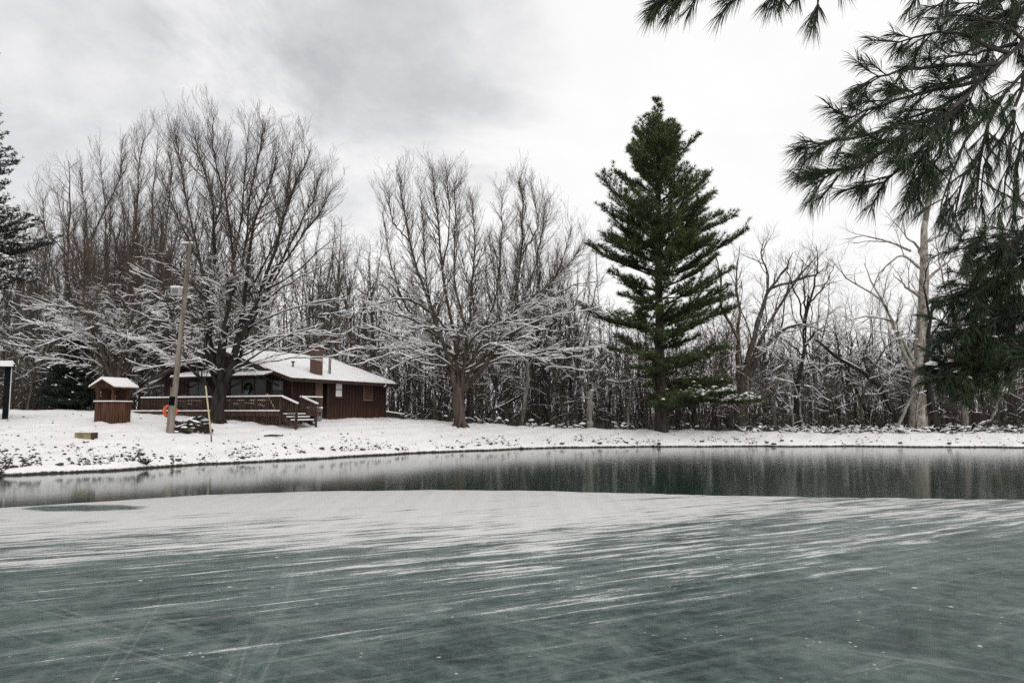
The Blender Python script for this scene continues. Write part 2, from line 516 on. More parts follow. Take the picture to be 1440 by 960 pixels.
    crumb = math_(nt, 'MAXIMUM', crumb, math_(nt, 'MULTIPLY', math_(nt, 'MULTIPLY', crumb2, 0.8), ramp(nt, blot0, [(0.50, 0.0), (0.60, 1.0)])))
    # a wet, snow-free pool in the ice near the west end
    dx = math_(nt, 'MULTIPLY', math_(nt, 'ADD', X, 9.75), 0.62); dy = math_(nt, 'MULTIPLY', math_(nt, 'SUBTRACT', Y, 17.85), 1.25)
    rr = math_(nt, 'SQRT', math_(nt, 'ADD', math_(nt, 'MULTIPLY', dx, dx), math_(nt, 'MULTIPLY', dy, dy)))
    rr = math_(nt, 'ADD', rr, math_(nt, 'MULTIPLY', math_(nt, 'SUBTRACT', noise(nt, tc.outputs['Object'], 1.6, 4), 0.5), 0.9))
    dry = ramp(nt, rr, [(0.62, 0.0), (0.95, 1.0)])
    powder = math_(nt, 'MULTIPLY', powder, dry); veil = math_(nt, 'MULTIPLY', veil, dry)
    blot = noise(nt, tc.outputs['Object'], 1.1, 5, 0.6, 0.6)
    mott = noise(nt, tc.outputs['Object'], 5.5, 5, 0.7, 0.3)
    mm = math_(nt, 'ADD', math_(nt, 'MULTIPLY', blot, 0.45), math_(nt, 'MULTIPLY', mott, 0.55))
    ice = ramp(nt, mm, [(0.36, (0.006, 0.020, 0.018)), (0.48, (0.034, 0.070, 0.063)), (0.64, (0.120, 0.168, 0.152))])
    c = mixc(nt, math_(nt, 'MULTIPLY', veil, 0.42), ice, (0.34, 0.39, 0.385))
    c = mixc(nt, math_(nt, 'MULTIPLY', sm, 0.55), c, (0.36, 0.42, 0.405))
    c = mixc(nt, math_(nt, 'MULTIPLY', sc, 0.40), c, (0.5, 0.52, 0.52))
    pm = math_(nt, 'MAXIMUM', math_(nt, 'MULTIPLY', powder, ramp(nt, grain, [(0.3, 0.62), (0.62, 0.97)])), crumb)
    c = mixc(nt, pm, c, (0.81, 0.795, 0.785))
    nt.links.new(c, b.inputs['Base Color'])
    nt.links.new(ramp(nt, pm, [(0.0, 0.34), (0.6, 0.85)]), b.inputs['Roughness'])
    b.inputs['IOR'].default_value = 1.31; b.inputs['Specular IOR Level'].default_value = 0.32
    bump(nt, b, math_(nt, 'ADD', math_(nt, 'MULTIPLY', mott, 0.5), math_(nt, 'MULTIPLY', grain, 0.5)), 0.18, 0.02)
    return m


M['siding'] = mk_siding(); M['brick'] = mk_brick(); M['glass'] = mk_glass(); M['sycamore'] = mk_sycamore()
M['ground'] = mk_ground(); M['water'] = mk_water(); M['ice'] = mk_ice()

# ------------------------------------------------------------------ world, sun, colour management
world = bpy.data.worlds.new('World'); SC.world = world; world.use_nodes = True
nt = world.node_tree; nt.nodes.clear()
out = nt.nodes.new('ShaderNodeOutputWorld')
sky = nt.nodes.new('ShaderNodeTexSky'); sky.sky_type = 'NISHITA'; sky.sun_disc = False
SUN_EL, SUN_AZ = math.radians(38), math.radians(150)      # azimuth from +Y clockwise
sky.sun_elevation = SUN_EL; sky.sun_rotation = SUN_AZ
bg1 = N(nt, 'ShaderNodeBackground', Strength=0.10); nt.links.new(sky.outputs[0], bg1.inputs[0])
tc = nt.nodes.new('ShaderNodeTexCoord'); gen = tc.outputs['Generated']
sx = nt.nodes.new('ShaderNodeSeparateXYZ'); nt.links.new(gen, sx.inputs[0])
zc = math_(nt, 'ADD', math_(nt, 'MAXIMUM', sx.outputs[2], 0.0), 0.35)
cb = nt.nodes.new('ShaderNodeCombineXYZ')
nt.links.new(math_(nt, 'DIVIDE', sx.outputs[0], zc), cb.inputs[0]); nt.links.new(math_(nt, 'DIVIDE', sx.outputs[1], zc), cb.inputs[1])
n1 = noise(nt, cb.outputs[0], 1.7, 7, 0.58, 0.5)
n2 = noise(nt, cb.outputs[0], 5.0, 7, 0.62, 0.3)


def cloud_patch(d, lo, hi):
    dv = Vector(d).normalized()
    n = nt.nodes.new('ShaderNodeVectorMath'); n.operation = 'DOT_PRODUCT'
    nt.links.new(gen, n.inputs[0]); n.inputs[1].default_value = dv
    s = math_(nt, 'ADD', n.outputs['Value'], math_(nt, 'MULTIPLY', math_(nt, 'SUBTRACT', n1, 0.5), 0.10))
    r = N(nt, 'ShaderNodeMapRange'); r.interpolation_type = 'SMOOTHSTEP'; nt.links.new(s, r.inputs[0])
    r.inputs[1].default_value = lo; r.inputs[2].default_value = hi
    return r.outputs[0]


pa = cloud_patch((-0.58, 0.72, 0.40), 0.915, 1.0)
pb = cloud_patch((-0.17, 0.89, 0.45), 0.965, 1.0)
dark = math_(nt, 'ADD', math_(nt, 'MULTIPLY', pa, 0.66), math_(nt, 'MULTIPLY', pb, 0.72))
tex = math_(nt, 'ADD', math_(nt, 'MULTIPLY', n1, 0.6), math_(nt, 'MULTIPLY', n2, 0.4))
dark = math_(nt, 'MULTIPLY', dark, ramp(nt, tex, [(0.38, 0.45), (0.60, 1.0)]), True)
lum = ramp(nt, tex, [(0.3, (0.99, 0.978, 0.968)), (0.7, (0.90, 0.89, 0.885))])
ccol = mixc(nt, dark, lum, (0.40, 0.415, 0.445))
bg2 = N(nt, 'ShaderNodeBackground', Strength=1.0); nt.links.new(ccol, bg2.inputs[0])
mx = N(nt, 'ShaderNodeMixShader'); mx.inputs[0].default_value = 0.95
nt.links.new(bg1.outputs[0], mx.inputs[1]); nt.links.new(bg2.outputs[0], mx.inputs[2]); nt.links.new(mx.outputs[0], out.inputs[0])

sd = bpy.data.lights.new('sun', 'SUN'); sd.energy = 0.9; sd.angle = math.radians(25); sd.color = (1.0, 0.965, 0.92)
so = bpy.data.objects.new('sun', sd); COL.objects.link(so)
sdir = Vector((math.sin(SUN_AZ) * math.cos(SUN_EL), math.cos(SUN_AZ) * math.cos(SUN_EL), math.sin(SUN_EL)))
so.rotation_euler = sdir.to_track_quat('Z', 'Y').to_euler(); so.location = sdir * 80
vs_ = SC.view_settings; vs_.view_transform = 'Standard'; vs_.look = 'None'; vs_.gamma = 1.0; vs_.exposure = 0.12; vs_.use_curve_mapping = False
SC.render.filter_size = 1.15; SC.cycles.use_denoising = False
SC.cycles.max_bounces = 5; SC.cycles.diffuse_bounces = 3; SC.cycles.glossy_bounces = 3

# ------------------------------------------------------------------ ground, water, ice
def axis(pairs):
    a = [pairs[0][0]]
    for (s, step), (e, _) in zip(pairs[:-1], pairs[1:]):
        n = max(1, int(round((e - s) / step)))
        a += [s + (e - s) * (i + 1) / n for i in range(n)]
    return np.array(a)


xs = axis([(-900, 150), (-300, 30), (-60, 4), (-44, 0.4), (-30, 0.22), (32, 0.4), (48, 6), (60, 30), (300, 150), (900, 1)])
ys = axis([(-300, 60), (-60, 8), (-12, 2), (0, 0.5), (6, 2), (22, 0.5), (25, 0.13), (56, 0.5), (66, 3), (120, 30), (300, 150), (1500, 1)])
GX, GY = np.meshgrid(xs, ys)
GZ, GT = ground_np(GX, GY)
nx, ny = len(xs), len(ys)
ii = (np.arange(ny - 1)[:, None] * nx + np.arange(nx - 1)[None, :]).ravel()
quads = np.stack([ii, ii + 1, ii + nx + 1, ii + nx], axis=1)
me = np_mesh('ground', [(np.stack([GX.ravel(), GY.ravel(), GZ.ravel()], axis=1), quads, 0)], M['ground'])
wa = me.attributes.new('woods', 'FLOAT', 'POINT')
WD = np.interp(ucol(GX, GY), U_W, V_W)
wv = np.clip((GY - WD) / 2.0 + 0.55, 0, 1); wv = np.where(GY < 24, 0, wv)
wa.data.foreach_set('value', wv.ravel().astype(np.float32))
tag(link('ground', me), 'snow covered lawn and bank sloping down to the pond', kind='structure')

w = MB(); w.add([(-60, -1, 0), (60, -1, 0), (60, 70, 0), (-60, 70, 0)], [(0, 1, 2, 3)])
tag(w.build('water', M['water']), 'dark green open water between the ice and the far bank', kind='structure')

EX = [-47, -30, -20, -14, -11.7, -10.65, -9.53, -8.1, -6.2, -4.44, -0.4, 3.5, 6.2, 13, 25, 47]
EY = [8, 10, 13.2, 16.4, 17.6, 18.56, 19.8, 20.84, 21.4, 21.8, 22.0, 21.0, 20.3, 19.5, 18.5, 17]
ex = np.linspace(-46.5, 46.5, 900)
ey = np.interp(ex, EX, EY)
ker = np.ones(41) / 41
ey = np.convolve(np.pad(ey, 20, mode='edge'), ker, mode='valid')
ey = ey + 0.05 * np.sin(ex * 2.1) + 0.03 * np.sin(ex * 5.3 + 1) + 0.015 * np.sin(ex * 13)
ev = np.concatenate([np.stack([ex, np.full(900, 0.5), np.full(900, 0.03)], 1), np.stack([ex, ey, np.full(900, 0.03)], 1), np.stack([ex, ey + 0.02, np.full(900, -0.05)], 1)])
i = np.arange(899)
eq = np.concatenate([np.stack([i, i + 1, i + 901, i + 900], 1), np.stack([i + 900, i + 901, i + 1801, i + 1800], 1)])
tag(link('ice_sheet', np_mesh('ice_sheet', [(ev, eq, 0)], M['ice'], False)), 'grey green pond ice streaked with wind blown snow', kind='structure')
# ------------------------------------------------------------------ bare trees
def lerp_path(pts, rads, t):
    n = len(pts) - 1
    s = min(max(t, 0.0), 0.9999) * n
    i = int(s); f = s - i
    return pts[i].lerp(pts[i + 1], f), (pts[i + 1] - pts[i]).normalized(), rads[i] * (1 - f) + rads[i + 1] * f


def smooth_path(ctrl, n):
    P = [Vector(c) for c in ctrl]
    P = [P[0] * 2 - P[1]] + P + [P[-1] * 2 - P[-2]]
    out = []
    seg = len(P) - 3
    for k in range(n):
        s = k / (n - 1) * seg
        i = min(int(s), seg - 1); t = s - i
        a, b, c, d = P[i:i + 4]
        out.append(0.5 * ((2 * b) + (c - a) * t + (2 * a - 5 * b + 4 * c - d) * t * t + (3 * b - a - 3 * c + d) * t ** 3))
    return out


class Bare:
    """gathers trunk and twig polylines of one tree"""
    def __init__(self, seed):
        self.R = random.Random(seed)
        self.trunk, self.twigs = [], []

    def rv(self):
        R = self.R
        while True:
            v = Vector((R.uniform(-1, 1), R.uniform(-1, 1), R.uniform(-1, 1)))
            if 0.05 < v.length < 1:
                return v.normalized()

    def stem(self, ctrl, r0, r1, n=12, sides=8, jit=0.0, power=1.0, store='trunk'):
        pts = smooth_path(ctrl, n)
        for i in range(1, n - 1):
            pts[i] += self.rv() * jit
        rads = [r0 + (r1 - r0) * (i / (n - 1)) ** power for i in range(n)]
        (self.trunk if store == 'trunk' else self.twigs).append((pts, rads, sides))
        return pts, rads

    def grow(self, p, d, L, r, nseg, wig, up, sides, tip=0.35):
        pts = [p.copy()]; rads = [r]
        q = p.copy(); d = d.copy()
        h = L / nseg
        for i in range(nseg):
            d = (d + self.rv() * wig + Vector((0, 0, up))).normalized()
            q = q + d * h
            pts.append(q.copy()); rads.append(max(r * (1 - (i + 1) / nseg * (1 - tip)), 0.004))
        self.twigs.append((pts, rads, sides))
        return pts, rads

    def sprout(self, path, levels, k=0, scale=1.0):
        """levels: list of dict(n per metre, t0, L, ang, up, r, seg, wig, sides)"""
        if k >= len(levels):
            return
        R = self.R; lv = levels[k]
        pts, rads = path
        tot = sum((pts[i + 1] - pts[i]).length for i in range(len(pts) - 1))
        cnt = tot * lv['n'] * (1 - lv['t0'])
        cnt = int(cnt) + (1 if R.random() < cnt - int(cnt) else 0)
        for c in range(cnt):
            t = lv['t0'] + (1 - lv['t0']) * (c + R.random()) / max(cnt, 1)
            p, tan, pr = lerp_path(pts, rads, t)
            perp = tan.cross(self.rv())
            if perp.length < 1e-3:
                continue
            perp.normalize()
            a = math.radians(R.gauss(lv['ang'], lv.get('anv', 9)))
            d = tan * math.cos(a) + perp * math.sin(a)
            if lv.get('flat'):
                d.z *= 1 - lv['flat']; d.normalize()
            L = lv['L'] * scale * R.uniform(0.6, 1.25) * (1 - lv.get('taper', 0.45) * t)
            up = lv['up'](p.z) if callable(lv['up']) else lv['up']
            r = min(pr * 0.62, lv['r'])
            ch = self.grow(p, d, L, r, lv['seg'], lv['wig'], up, lv['sides'])
            self.sprout(ch, levels, k + 1, scale)

    def snow(self, zfun, base=0.018, gain=0.55, rmax=0.16, steep=0.72, seed=5, drop=0.25):
        R = random.Random(seed)
        out = []
        for src in (self.trunk, self.twigs):
            for pts, rads, s in src:
                if rads[0] > 0.6 or len(pts) < 2 or R.random() < drop:
                    continue
                q, rr, any_ = [], [], False
                for i in range(len(pts)):
                    a = pts[max(i - 1, 0)]; b = pts[min(i + 1, len(pts) - 1)]
                    tz = abs((b - a).normalized().z)
                    k = min(max((steep - tz) / 0.3, 0), 1) * zfun(pts[i].z) * R.uniform(0.75, 1.2)
                    if rads[i] > rmax: k *= rmax / rads[i]
                    sr = (base + gain * rads[i]) * k
                    if sr < 0.008: sr = 0.0
                    else: any_ = True
                    q.append(pts[i] + Vector((0, 0, rads[i] * 0.62 + sr * 0.55))); rr.append(sr)
                if any_:
                    out.append((q, rr, 4))
        return out

    def make(self, name, bark, twig, base, snow=None):
        """Empty at the foot of the tree > trunk, crown, snow_cover (meshes in local coordinates)"""
        root = empty(name, base)
        off = np.array(base)
        def loc(ch):
            return [(v - off, f, m) for v, f, m in ch]
        link('trunk', np_mesh('trunk', loc(tube_chunks(self.trunk)), bark), root)
        if self.twigs:
            link('crown', np_mesh('crown', loc(tube_chunks(self.twigs)), twig), root)
        if snow:
            link('snow_cover', np_mesh('snow_cover', loc(tube_chunks(snow)), M['snow']), root)
        return root


def px_path(ctrl, D, dd=0.0):
    n = len(ctrl) - 1
    return [at(u, v, D + dd * (i / n)) for i, (u, v) in enumerate(ctrl)]


def flare(T, base, r, n=7, h=0.55):
    """root flare"""
    for k in range(n):
        a = k * 2 * PI / n + T.R.uniform(-0.3, 0.3)
        e = Vector((math.cos(a), math.sin(a), 0))
        T.trunk.append(([base + e * r * 0.45 + Vector((0, 0, h)), base + e * r * 0.9 + Vector((0, 0, 0.18)), base + e * r * 1.7 + Vector((0, 0, -0.12))], [r * 0.42, r * 0.38, r * 0.16], 6))


FAN = [dict(n=8.5, t0=0.45, L=1.05, ang=27, up=0.13, r=0.017, seg=4, wig=0.10, sides=3, taper=0.3), dict(n=8.0, t0=0.1, L=0.55, ang=27, up=0.13, r=0.0105, seg=3, wig=0.11, sides=3)]
LV_MAPLE = lambda z0: [
    dict(n=2.6, t0=0.18, L=3.0, ang=43, up=lambda z: 0.03 + 0.10 * min(max((z - z0 - 7.5) / 6, 0), 1), r=0.034, seg=6, wig=0.10, sides=4, taper=0.5),
    dict(n=3.6, t0=0.12, L=1.25, ang=32, up=lambda z: 0.02 + 0.13 * min(max((z - z0 - 7.5) / 6, 0), 1), r=0.0165, seg=4, wig=0.12, sides=3),
    dict(n=6.0, t0=0.10, L=0.62, ang=30, up=lambda z: 0.02 + 0.14 * min(max((z - z0 - 7.5) / 6, 0), 1), r=0.0095, seg=3, wig=0.12, sides=3)]

# --- the big maple in front of the deck
D1 = 41.3
b1 = on_ground(305, D1)
T = Bare(11)
T.stem([b1 - Vector((0, 0, 0.15)), at(306, 572, D1), at(309, 556, D1), at(315, 538, D1)], 0.38, 0.33, 7, 12)
flare(T, b1, 0.36)
limbs = [
    ([(312, 545), (308, 500), (313, 470), (324, 423), (328, 367), (322, 310), (316, 250), (322, 195)], 0.24, -2.5),
    ([(315, 540), (335, 470), (345, 416), (352, 338), (366, 290), (380, 257), (392, 205)], 0.25, 1.5),
    ([(316, 540), (342, 466), (366, 413), (391, 338), (402, 296), (418, 255), (436, 215)], 0.25, -2.0),
    ([(310, 545), (296, 473), (303, 388), (299, 292), (285, 232), (271, 182)], 0.22, 2.5),
    ([(309, 548), (290, 500), (296, 427), (281, 367), (264, 289), (253, 228), (246, 190)], 0.18, -1.5),
    ([(318, 538), (338, 500), (360, 440), (420, 338), (448, 302), (468, 265)], 0.17, 2.8),
    ([(312, 530), (318, 460), (322, 400), (338, 320), (345, 250), (350, 178)], 0.20, 3.5),
    ([(300, 556), (282, 532), (263, 512), (255, 495), (240, 440), (222, 380)], 0.16, -3.0),
    ([(324, 423), (345, 350), (350, 280), (366, 210), (372, 180)], 0.12, 0.5),
    ([(366, 413), (400, 360), (425, 310), (440, 280), (452, 240)], 0.11, 1.0),
    ([(303, 388), (300, 330), (312, 270), (300, 215), (300, 165)], 0.11, -1.0),
    ([(281, 367), (262, 330), (238, 280), (226, 240)], 0.09, -1.0),
    ([(345, 416), (372, 370), (395, 320), (405, 260), (412, 205)], 0.10, 2.0)]
for c, r, dd in limbs:
    k0 = 0.0
    path = T.stem(px_path(c, D1, dd), r * 0.72, 0.014, 16, 7, 0.05, 0.7)
    T.sprout(path, LV_MAPLE(b1.z)); T.sprout(path, FAN)
low = [
    ([(312, 530), (296, 520), (262, 500), (235, 525), (210, 542), (186, 558)], -2.0), ([(310, 520), (280, 505), (230, 515), (188, 520)], -3.0),
    ([(300, 555), (285, 538), (288, 516), (319, 520), (380, 503), (430, 490), (462, 478)], -3.2), ([(316, 535), (345, 515), (400, 505), (470, 500), (488, 492)], 1.5),
    ([(325, 500), (370, 478), (430, 470), (485, 470)], -1.0), ([(335, 470), (390, 440), (450, 425), (486, 420)], 1.8), ([(340, 455), (390, 410), (440, 380), (482, 362)], -2.0),
    ([(296, 473), (260, 455), (215, 450), (178, 430)], -2.2), ([(296, 450), (250, 425), (200, 420), (170, 400)], 1.5), ([(290, 500), (250, 480), (205, 480), (165, 470)], 2.0),
    ([(328, 520), (360, 500), (410, 470), (455, 455)], -3.5), ([(320, 510), (380, 480), (440, 445), (490, 440)], 3.2), ([(310, 500), (270, 470), (225, 400), (190, 370)], 3.0),
    ([(345, 416), (400, 395), (450, 350), (478, 330)], -3.0), ([(300, 430), (250, 380), (215, 350)], -2.5)]
for c, dd in low:
    path = T.stem(px_path(c, D1 - 0.1, dd), 0.065, 0.010, 14, 5, 0.05, 0.8)
    T.sprout(path, [dict(n=1.4, t0=0.15, L=1.8, ang=34, up=0.03, r=0.026, seg=5, wig=0.12, sides=4, flat=0.45), dict(n=2.6, t0=0.15, L=0.8, ang=34, up=0.02, r=0.015, seg=3, wig=0.13, sides=3, flat=0.3)])
zf = lambda z: min(max((13.5 - z) / 6.0, 0.0), 1.0)
o = T.make('maple_tree', M['bark_maple'], M['twig'], b1, T.snow(zf, 0.018, 0.45, 0.11, drop=0.2))
tag(o, 'big many stemmed maple with dark trunk standing in front of the deck railing', 'tree')

# --- the wide maple between cabin and pine
D2 = 50.0
b2 = on_ground(647, D2)
T = Bare(23)
T.stem([b2 - Vector((0, 0, 0.15)), at(646, 582, D2), at(644, 565, D2), at(645, 545, D2)], 0.40, 0.36, 7, 12)
flare(T, b2, 0.38)
limbs = [
    ([(643, 552), (630, 500), (608, 440), (590, 390), (575, 340), (566, 285), (560, 245)], 0.24, -2.0), ([(645, 550), (640, 480), (622, 380), (614, 300), (608, 240)], 0.24, 2.0),
    ([(648, 548), (660, 450), (664, 390), (668, 330), (662, 275)], 0.20, 3.0), ([(650, 548), (690, 500), (718, 440), (732, 360), (735, 290), (728, 255)], 0.23, -2.0),
    ([(652, 550), (700, 495), (750, 440), (785, 380), (805, 320)], 0.18, 2.5), ([(640, 545), (620, 470), (600, 400), (596, 330), (590, 262)], 0.16, 3.5),
    ([(648, 545), (655, 470), (640, 400), (640, 320), (640, 255)], 0.16, -3.5), ([(650, 545), (680, 470), (700, 400), (705, 330), (706, 268)], 0.17, 3.5),
    ([(650, 540), (700, 470), (745, 400), (762, 330), (768, 285)], 0.15, -3.0), ([(640, 540), (610, 480), (570, 430), (550, 370), (538, 300)], 0.16, 1.5),
    ([(622, 380), (632, 320), (630, 270), (628, 240)], 0.10, 0.5), ([(575, 340), (552, 310), (545, 270)], 0.09, -0.5), ([(718, 440), (760, 410), (800, 372), (822, 345)], 0.10, -1.0),
    ([(732, 360), (755, 320), (750, 270)], 0.09, 1.0)]
for c, r, dd in limbs:
    path = T.stem(px_path(c, D2, dd), r * 0.72, 0.014, 16, 7, 0.07, 0.7)
    T.sprout(path, LV_MAPLE(b2.z)); T.sprout(path, FAN)
low = [
    ([(632, 515), (600, 512), (560, 498), (515, 508)], -1.5), ([(640, 500), (590, 480), (550, 470), (516, 455)], 1.5), ([(635, 490), (580, 450), (545, 440), (518, 428)], -2.5),
    ([(655, 525), (700, 505), (750, 500), (792, 492)], -1.0), ([(690, 500), (740, 498), (790, 490), (852, 488)], 2.0), ([(670, 510), (720, 480), (780, 470), (830, 455)], -2.5),
    ([(700, 480), (760, 450), (800, 440), (838, 432)], 1.5), ([(620, 470), (570, 440), (540, 400), (520, 385)], 2.5), ([(655, 515), (680, 490), (700, 485), (742, 508)], -4.0),
    ([(640, 520), (610, 500), (580, 505), (548, 520)], -4.0), ([(645, 500), (640, 470), (600, 460), (560, 480)], -4.5), ([(650, 505), (670, 470), (710, 455), (760, 462)], -4.5),
    ([(608, 440), (570, 420), (535, 425), (512, 415)], -3.0), ([(720, 440), (770, 420), (810, 400), (840, 395)], 3.5), ([(640, 480), (600, 430), (560, 400), (530, 360)], 4.0), ([(650, 515), (620, 490), (560, 490), (505, 490)], 3.5),
    ([(655, 520), (700, 500), (770, 505), (815, 500)], 3.8)]
for c, dd in low:
    path = T.stem(px_path(c, D2, dd), 0.10, 0.014, 14, 5, 0.07, 0.8)
    T.sprout(path, [dict(n=1.7, t0=0.12, L=2.0, ang=34, up=0.02, r=0.034, seg=5, wig=0.13, sides=4, flat=0.45), dict(n=2.8, t0=0.15, L=0.85, ang=34, up=0.02, r=0.017, seg=3, wig=0.14, sides=3, flat=0.3)])
zf = lambda z: min(max((14.5 - z) / 7.0, 0.0), 1.0)
o = T.make('maple_tree', M['bark_brown'], M['twig'], b2, T.snow(zf, 0.022, 0.5, 0.13, drop=0.2))
tag(o, 'wide spreading maple with snow lined low branches, between the cabin and the tall pine', 'tree')

# --- many stemmed tree behind the wishing well
D3 = 49.0
b3 = on_ground(168, D3)
T = Bare(31)
T.stem([b3 - Vector((0, 0, 0.15)), at(167, 565, D3), at(165, 548, D3)], 0.44, 0.38, 6, 10)
limbs = [
    ([(162, 550), (157, 530), (143, 490), (125, 457), (112, 400), (95, 330), (80, 270)], 0.22, -2.0), ([(164, 548), (162, 527), (163, 484), (159, 440), (150, 370), (148, 290), (140, 215)], 0.23, 2.0),
    ([(166, 550), (170, 513), (178, 469), (187, 446), (205, 370), (215, 290), (222, 200)], 0.22, -2.0), ([(166, 548), (185, 480), (210, 420), (230, 350), (240, 260), (238, 195)], 0.18, 3.0),
    ([(163, 545), (165, 470), (180, 400), (190, 320), (195, 240), (205, 190)], 0.18, 3.0), ([(160, 548), (140, 500), (120, 430), (118, 360), (120, 290), (112, 240)], 0.16, 2.0),
    ([(160, 540), (120, 470), (85, 420), (66, 340), (60, 280)], 0.14, 1.0), ([(163, 484), (140, 420), (130, 340), (165, 260), (172, 205)], 0.12, 0.5)]
for c, r, dd in limbs:
    path = T.stem(px_path(c, D3, dd), r * 0.75, 0.014, 15, 7, 0.08, 0.7)
    T.sprout(path, LV_MAPLE(b3.z)); T.sprout(path, FAN)
low = [([(158, 535), (122, 513), (67, 501), (38, 486)], -2.0), ([(160, 530), (140, 470), (120, 462), (80, 478), (36, 478)], -3.0), ([(170, 530), (205, 500), (235, 490), (262, 470)], -2.0), ([(157, 525), (110, 490), (70, 460), (30, 450)], 2.0),
       ([(165, 500), (120, 440), (70, 430), (30, 410)], -2.5), ([(160, 500), (110, 450), (60, 400), (28, 370)], 1.5), ([(170, 500), (210, 460), (250, 430)], 2.0)]
for c, dd in low:
    path = T.stem(px_path(c, D3, dd), 0.09, 0.014, 14, 5, 0.07, 0.8)
    T.sprout(path, [dict(n=1.6, t0=0.15, L=2.0, ang=34, up=0.02, r=0.032, seg=5, wig=0.13, sides=4, flat=0.4), dict(n=2.4, t0=0.15, L=0.85, ang=34, up=0.02, r=0.016, seg=3, wig=0.14, sides=3, flat=0.3)])
zf = lambda z: min(max((13 - z) / 6.0, 0.0), 1.0)
o = T.make('bare_tree', M['bark_brown'], M['twig'], b3, T.snow(zf, 0.020, 0.5, 0.12, drop=0.2))
tag(o, 'bare tree with several leaning stems rising right behind the wishing well', 'tree')

LV_WOOD = [
    dict(n=1.1, t0=0.2, L=3.0, ang=42, up=0.06, r=0.042, seg=6, wig=0.20, sides=4, taper=0.5),
    dict(n=2.0, t0=0.15, L=1.4, ang=40, up=0.05, r=0.020, seg=4, wig=0.22, sides=3),
    dict(n=5.6, t0=0.10, L=0.75, ang=38, up=0.05, r=0.011, seg=3, wig=0.2, sides=3)]
LV_SCRUB = [dict(n=1.0, t0=0.25, L=1.7, ang=50, up=0.04, r=0.04, seg=5, wig=0.26, sides=4), dict(n=2.0, t0=0.15, L=0.8, ang=45, up=0.03, r=0.018, seg=4, wig=0.25, sides=3), dict(n=2.5, t0=0.15, L=0.45, ang=40, up=0.03, r=0.012, seg=2, wig=0.2, sides=3)]


def px_tree(name, D, base_px, trunk, r, limbs, levels, bark, twig, seed, label, tl=0.03, snow_top=14.0, sbase=0.02, jit=0.06, cat='tree', group=None, tn=14, dds=None, sdrop=0.25, twig_trunk=False):
    b = on_ground(base_px, D)
    T = Bare(seed)
    c = [b - Vector((0, 0, 0.2))] + px_path(trunk, D, 0)
    path = T.stem(c, r, tl, tn, 10, jit, 0.9)
    if twig_trunk:
        T.sprout(path, [dict(levels[0], t0=0.5)] + levels[1:])
    for i, l in enumerate(limbs):
        pts, rr = l[0], l[1]
        dd = l[2] if len(l) > 2 else T.R.uniform(-2, 2)
        p = T.stem(px_path(pts, D, dd), rr, 0.02, 13, 6, jit * 1.3, 0.8)
        T.sprout(p, levels)
    zf = lambda z: min(max((snow_top - z) / 6.0, 0.0), 1.0)
    o = T.make(name, bark, twig, b, T.snow(zf, sbase, 0.5, 0.14, drop=sdrop))
    tag(o, label, cat, group)
    return o


px_tree('sycamore_tree', 54.5, 1291, [(1291, 590), (1291, 560), (1294, 510), (1297, 440), (1299, 380), (1300, 330), (1304, 280), (1306, 230)], 0.72,
        [([(1288, 513), (1267, 477), (1253, 452), (1217, 445), (1182, 456)], 0.16), ([(1296, 420), (1274, 403), (1256, 385)], 0.15), ([(1299, 364), (1288, 345), (1274, 330), (1268, 300)], 0.14), ([(1281, 353), (1242, 337), (1215, 332), (1189, 336)], 0.09),
         ([(1301, 424), (1323, 417), (1341, 415), (1375, 405)], 0.15), ([(1304, 339), (1325, 330), (1341, 321), (1370, 300)], 0.12), ([(1302, 395), (1325, 375), (1345, 360), (1380, 355)], 0.13), ([(1286, 520), (1272, 500), (1262, 470), (1250, 440), (1228, 400), (1215, 370)], 0.2),
         ([(1302, 500), (1320, 480), (1345, 478)], 0.1), ([(1302, 300), (1290, 270), (1285, 240)], 0.08), ([(1304, 300), (1318, 262), (1322, 235)], 0.08), ([(1299, 380), (1270, 360), (1240, 380), (1225, 410)], 0.12), ([(1262, 470), (1236, 420), (1190, 390), (1170, 365)], 0.1)],
        [dict(LV_WOOD[0], n=0.75)] + LV_WOOD[1:], M['sycamore'], M['bark_grey'], 41, 'tall sycamore with thick pale mottled trunk beside the far shore', tl=0.10, jit=0.05, snow_top=15)

px_tree('bare_tree', 57.0, 1040, [(1041, 575), (1043, 548), (1044, 535)], 0.46,
        [([(1041, 550), (1036, 500), (1040, 440), (1035, 390), (1040, 345)], 0.22, 1.0), ([(1042, 545), (1060, 475), (1078, 415), (1100, 385), (1115, 355)], 0.25, -2.0), ([(1045, 545), (1075, 490), (1108, 460), (1135, 458), (1160, 470)], 0.2, -2.5), ([(1065, 459), (1080, 400), (1070, 355), (1078, 335)], 0.13, 1.0),
         ([(1050, 520), (1090, 440), (1128, 385), (1150, 360)], 0.18, 2.5), ([(1040, 480), (1015, 430), (1012, 380), (1000, 345)], 0.14, -1.0), ([(1085, 405), (1120, 395), (1150, 385), (1168, 372)], 0.12, 0.5)],
        LV_WOOD, M['bark_grey'], M['twig'], 43, 'grey bare tree with long arching limbs next to the tall pine', tl=0.3, snow_top=13)

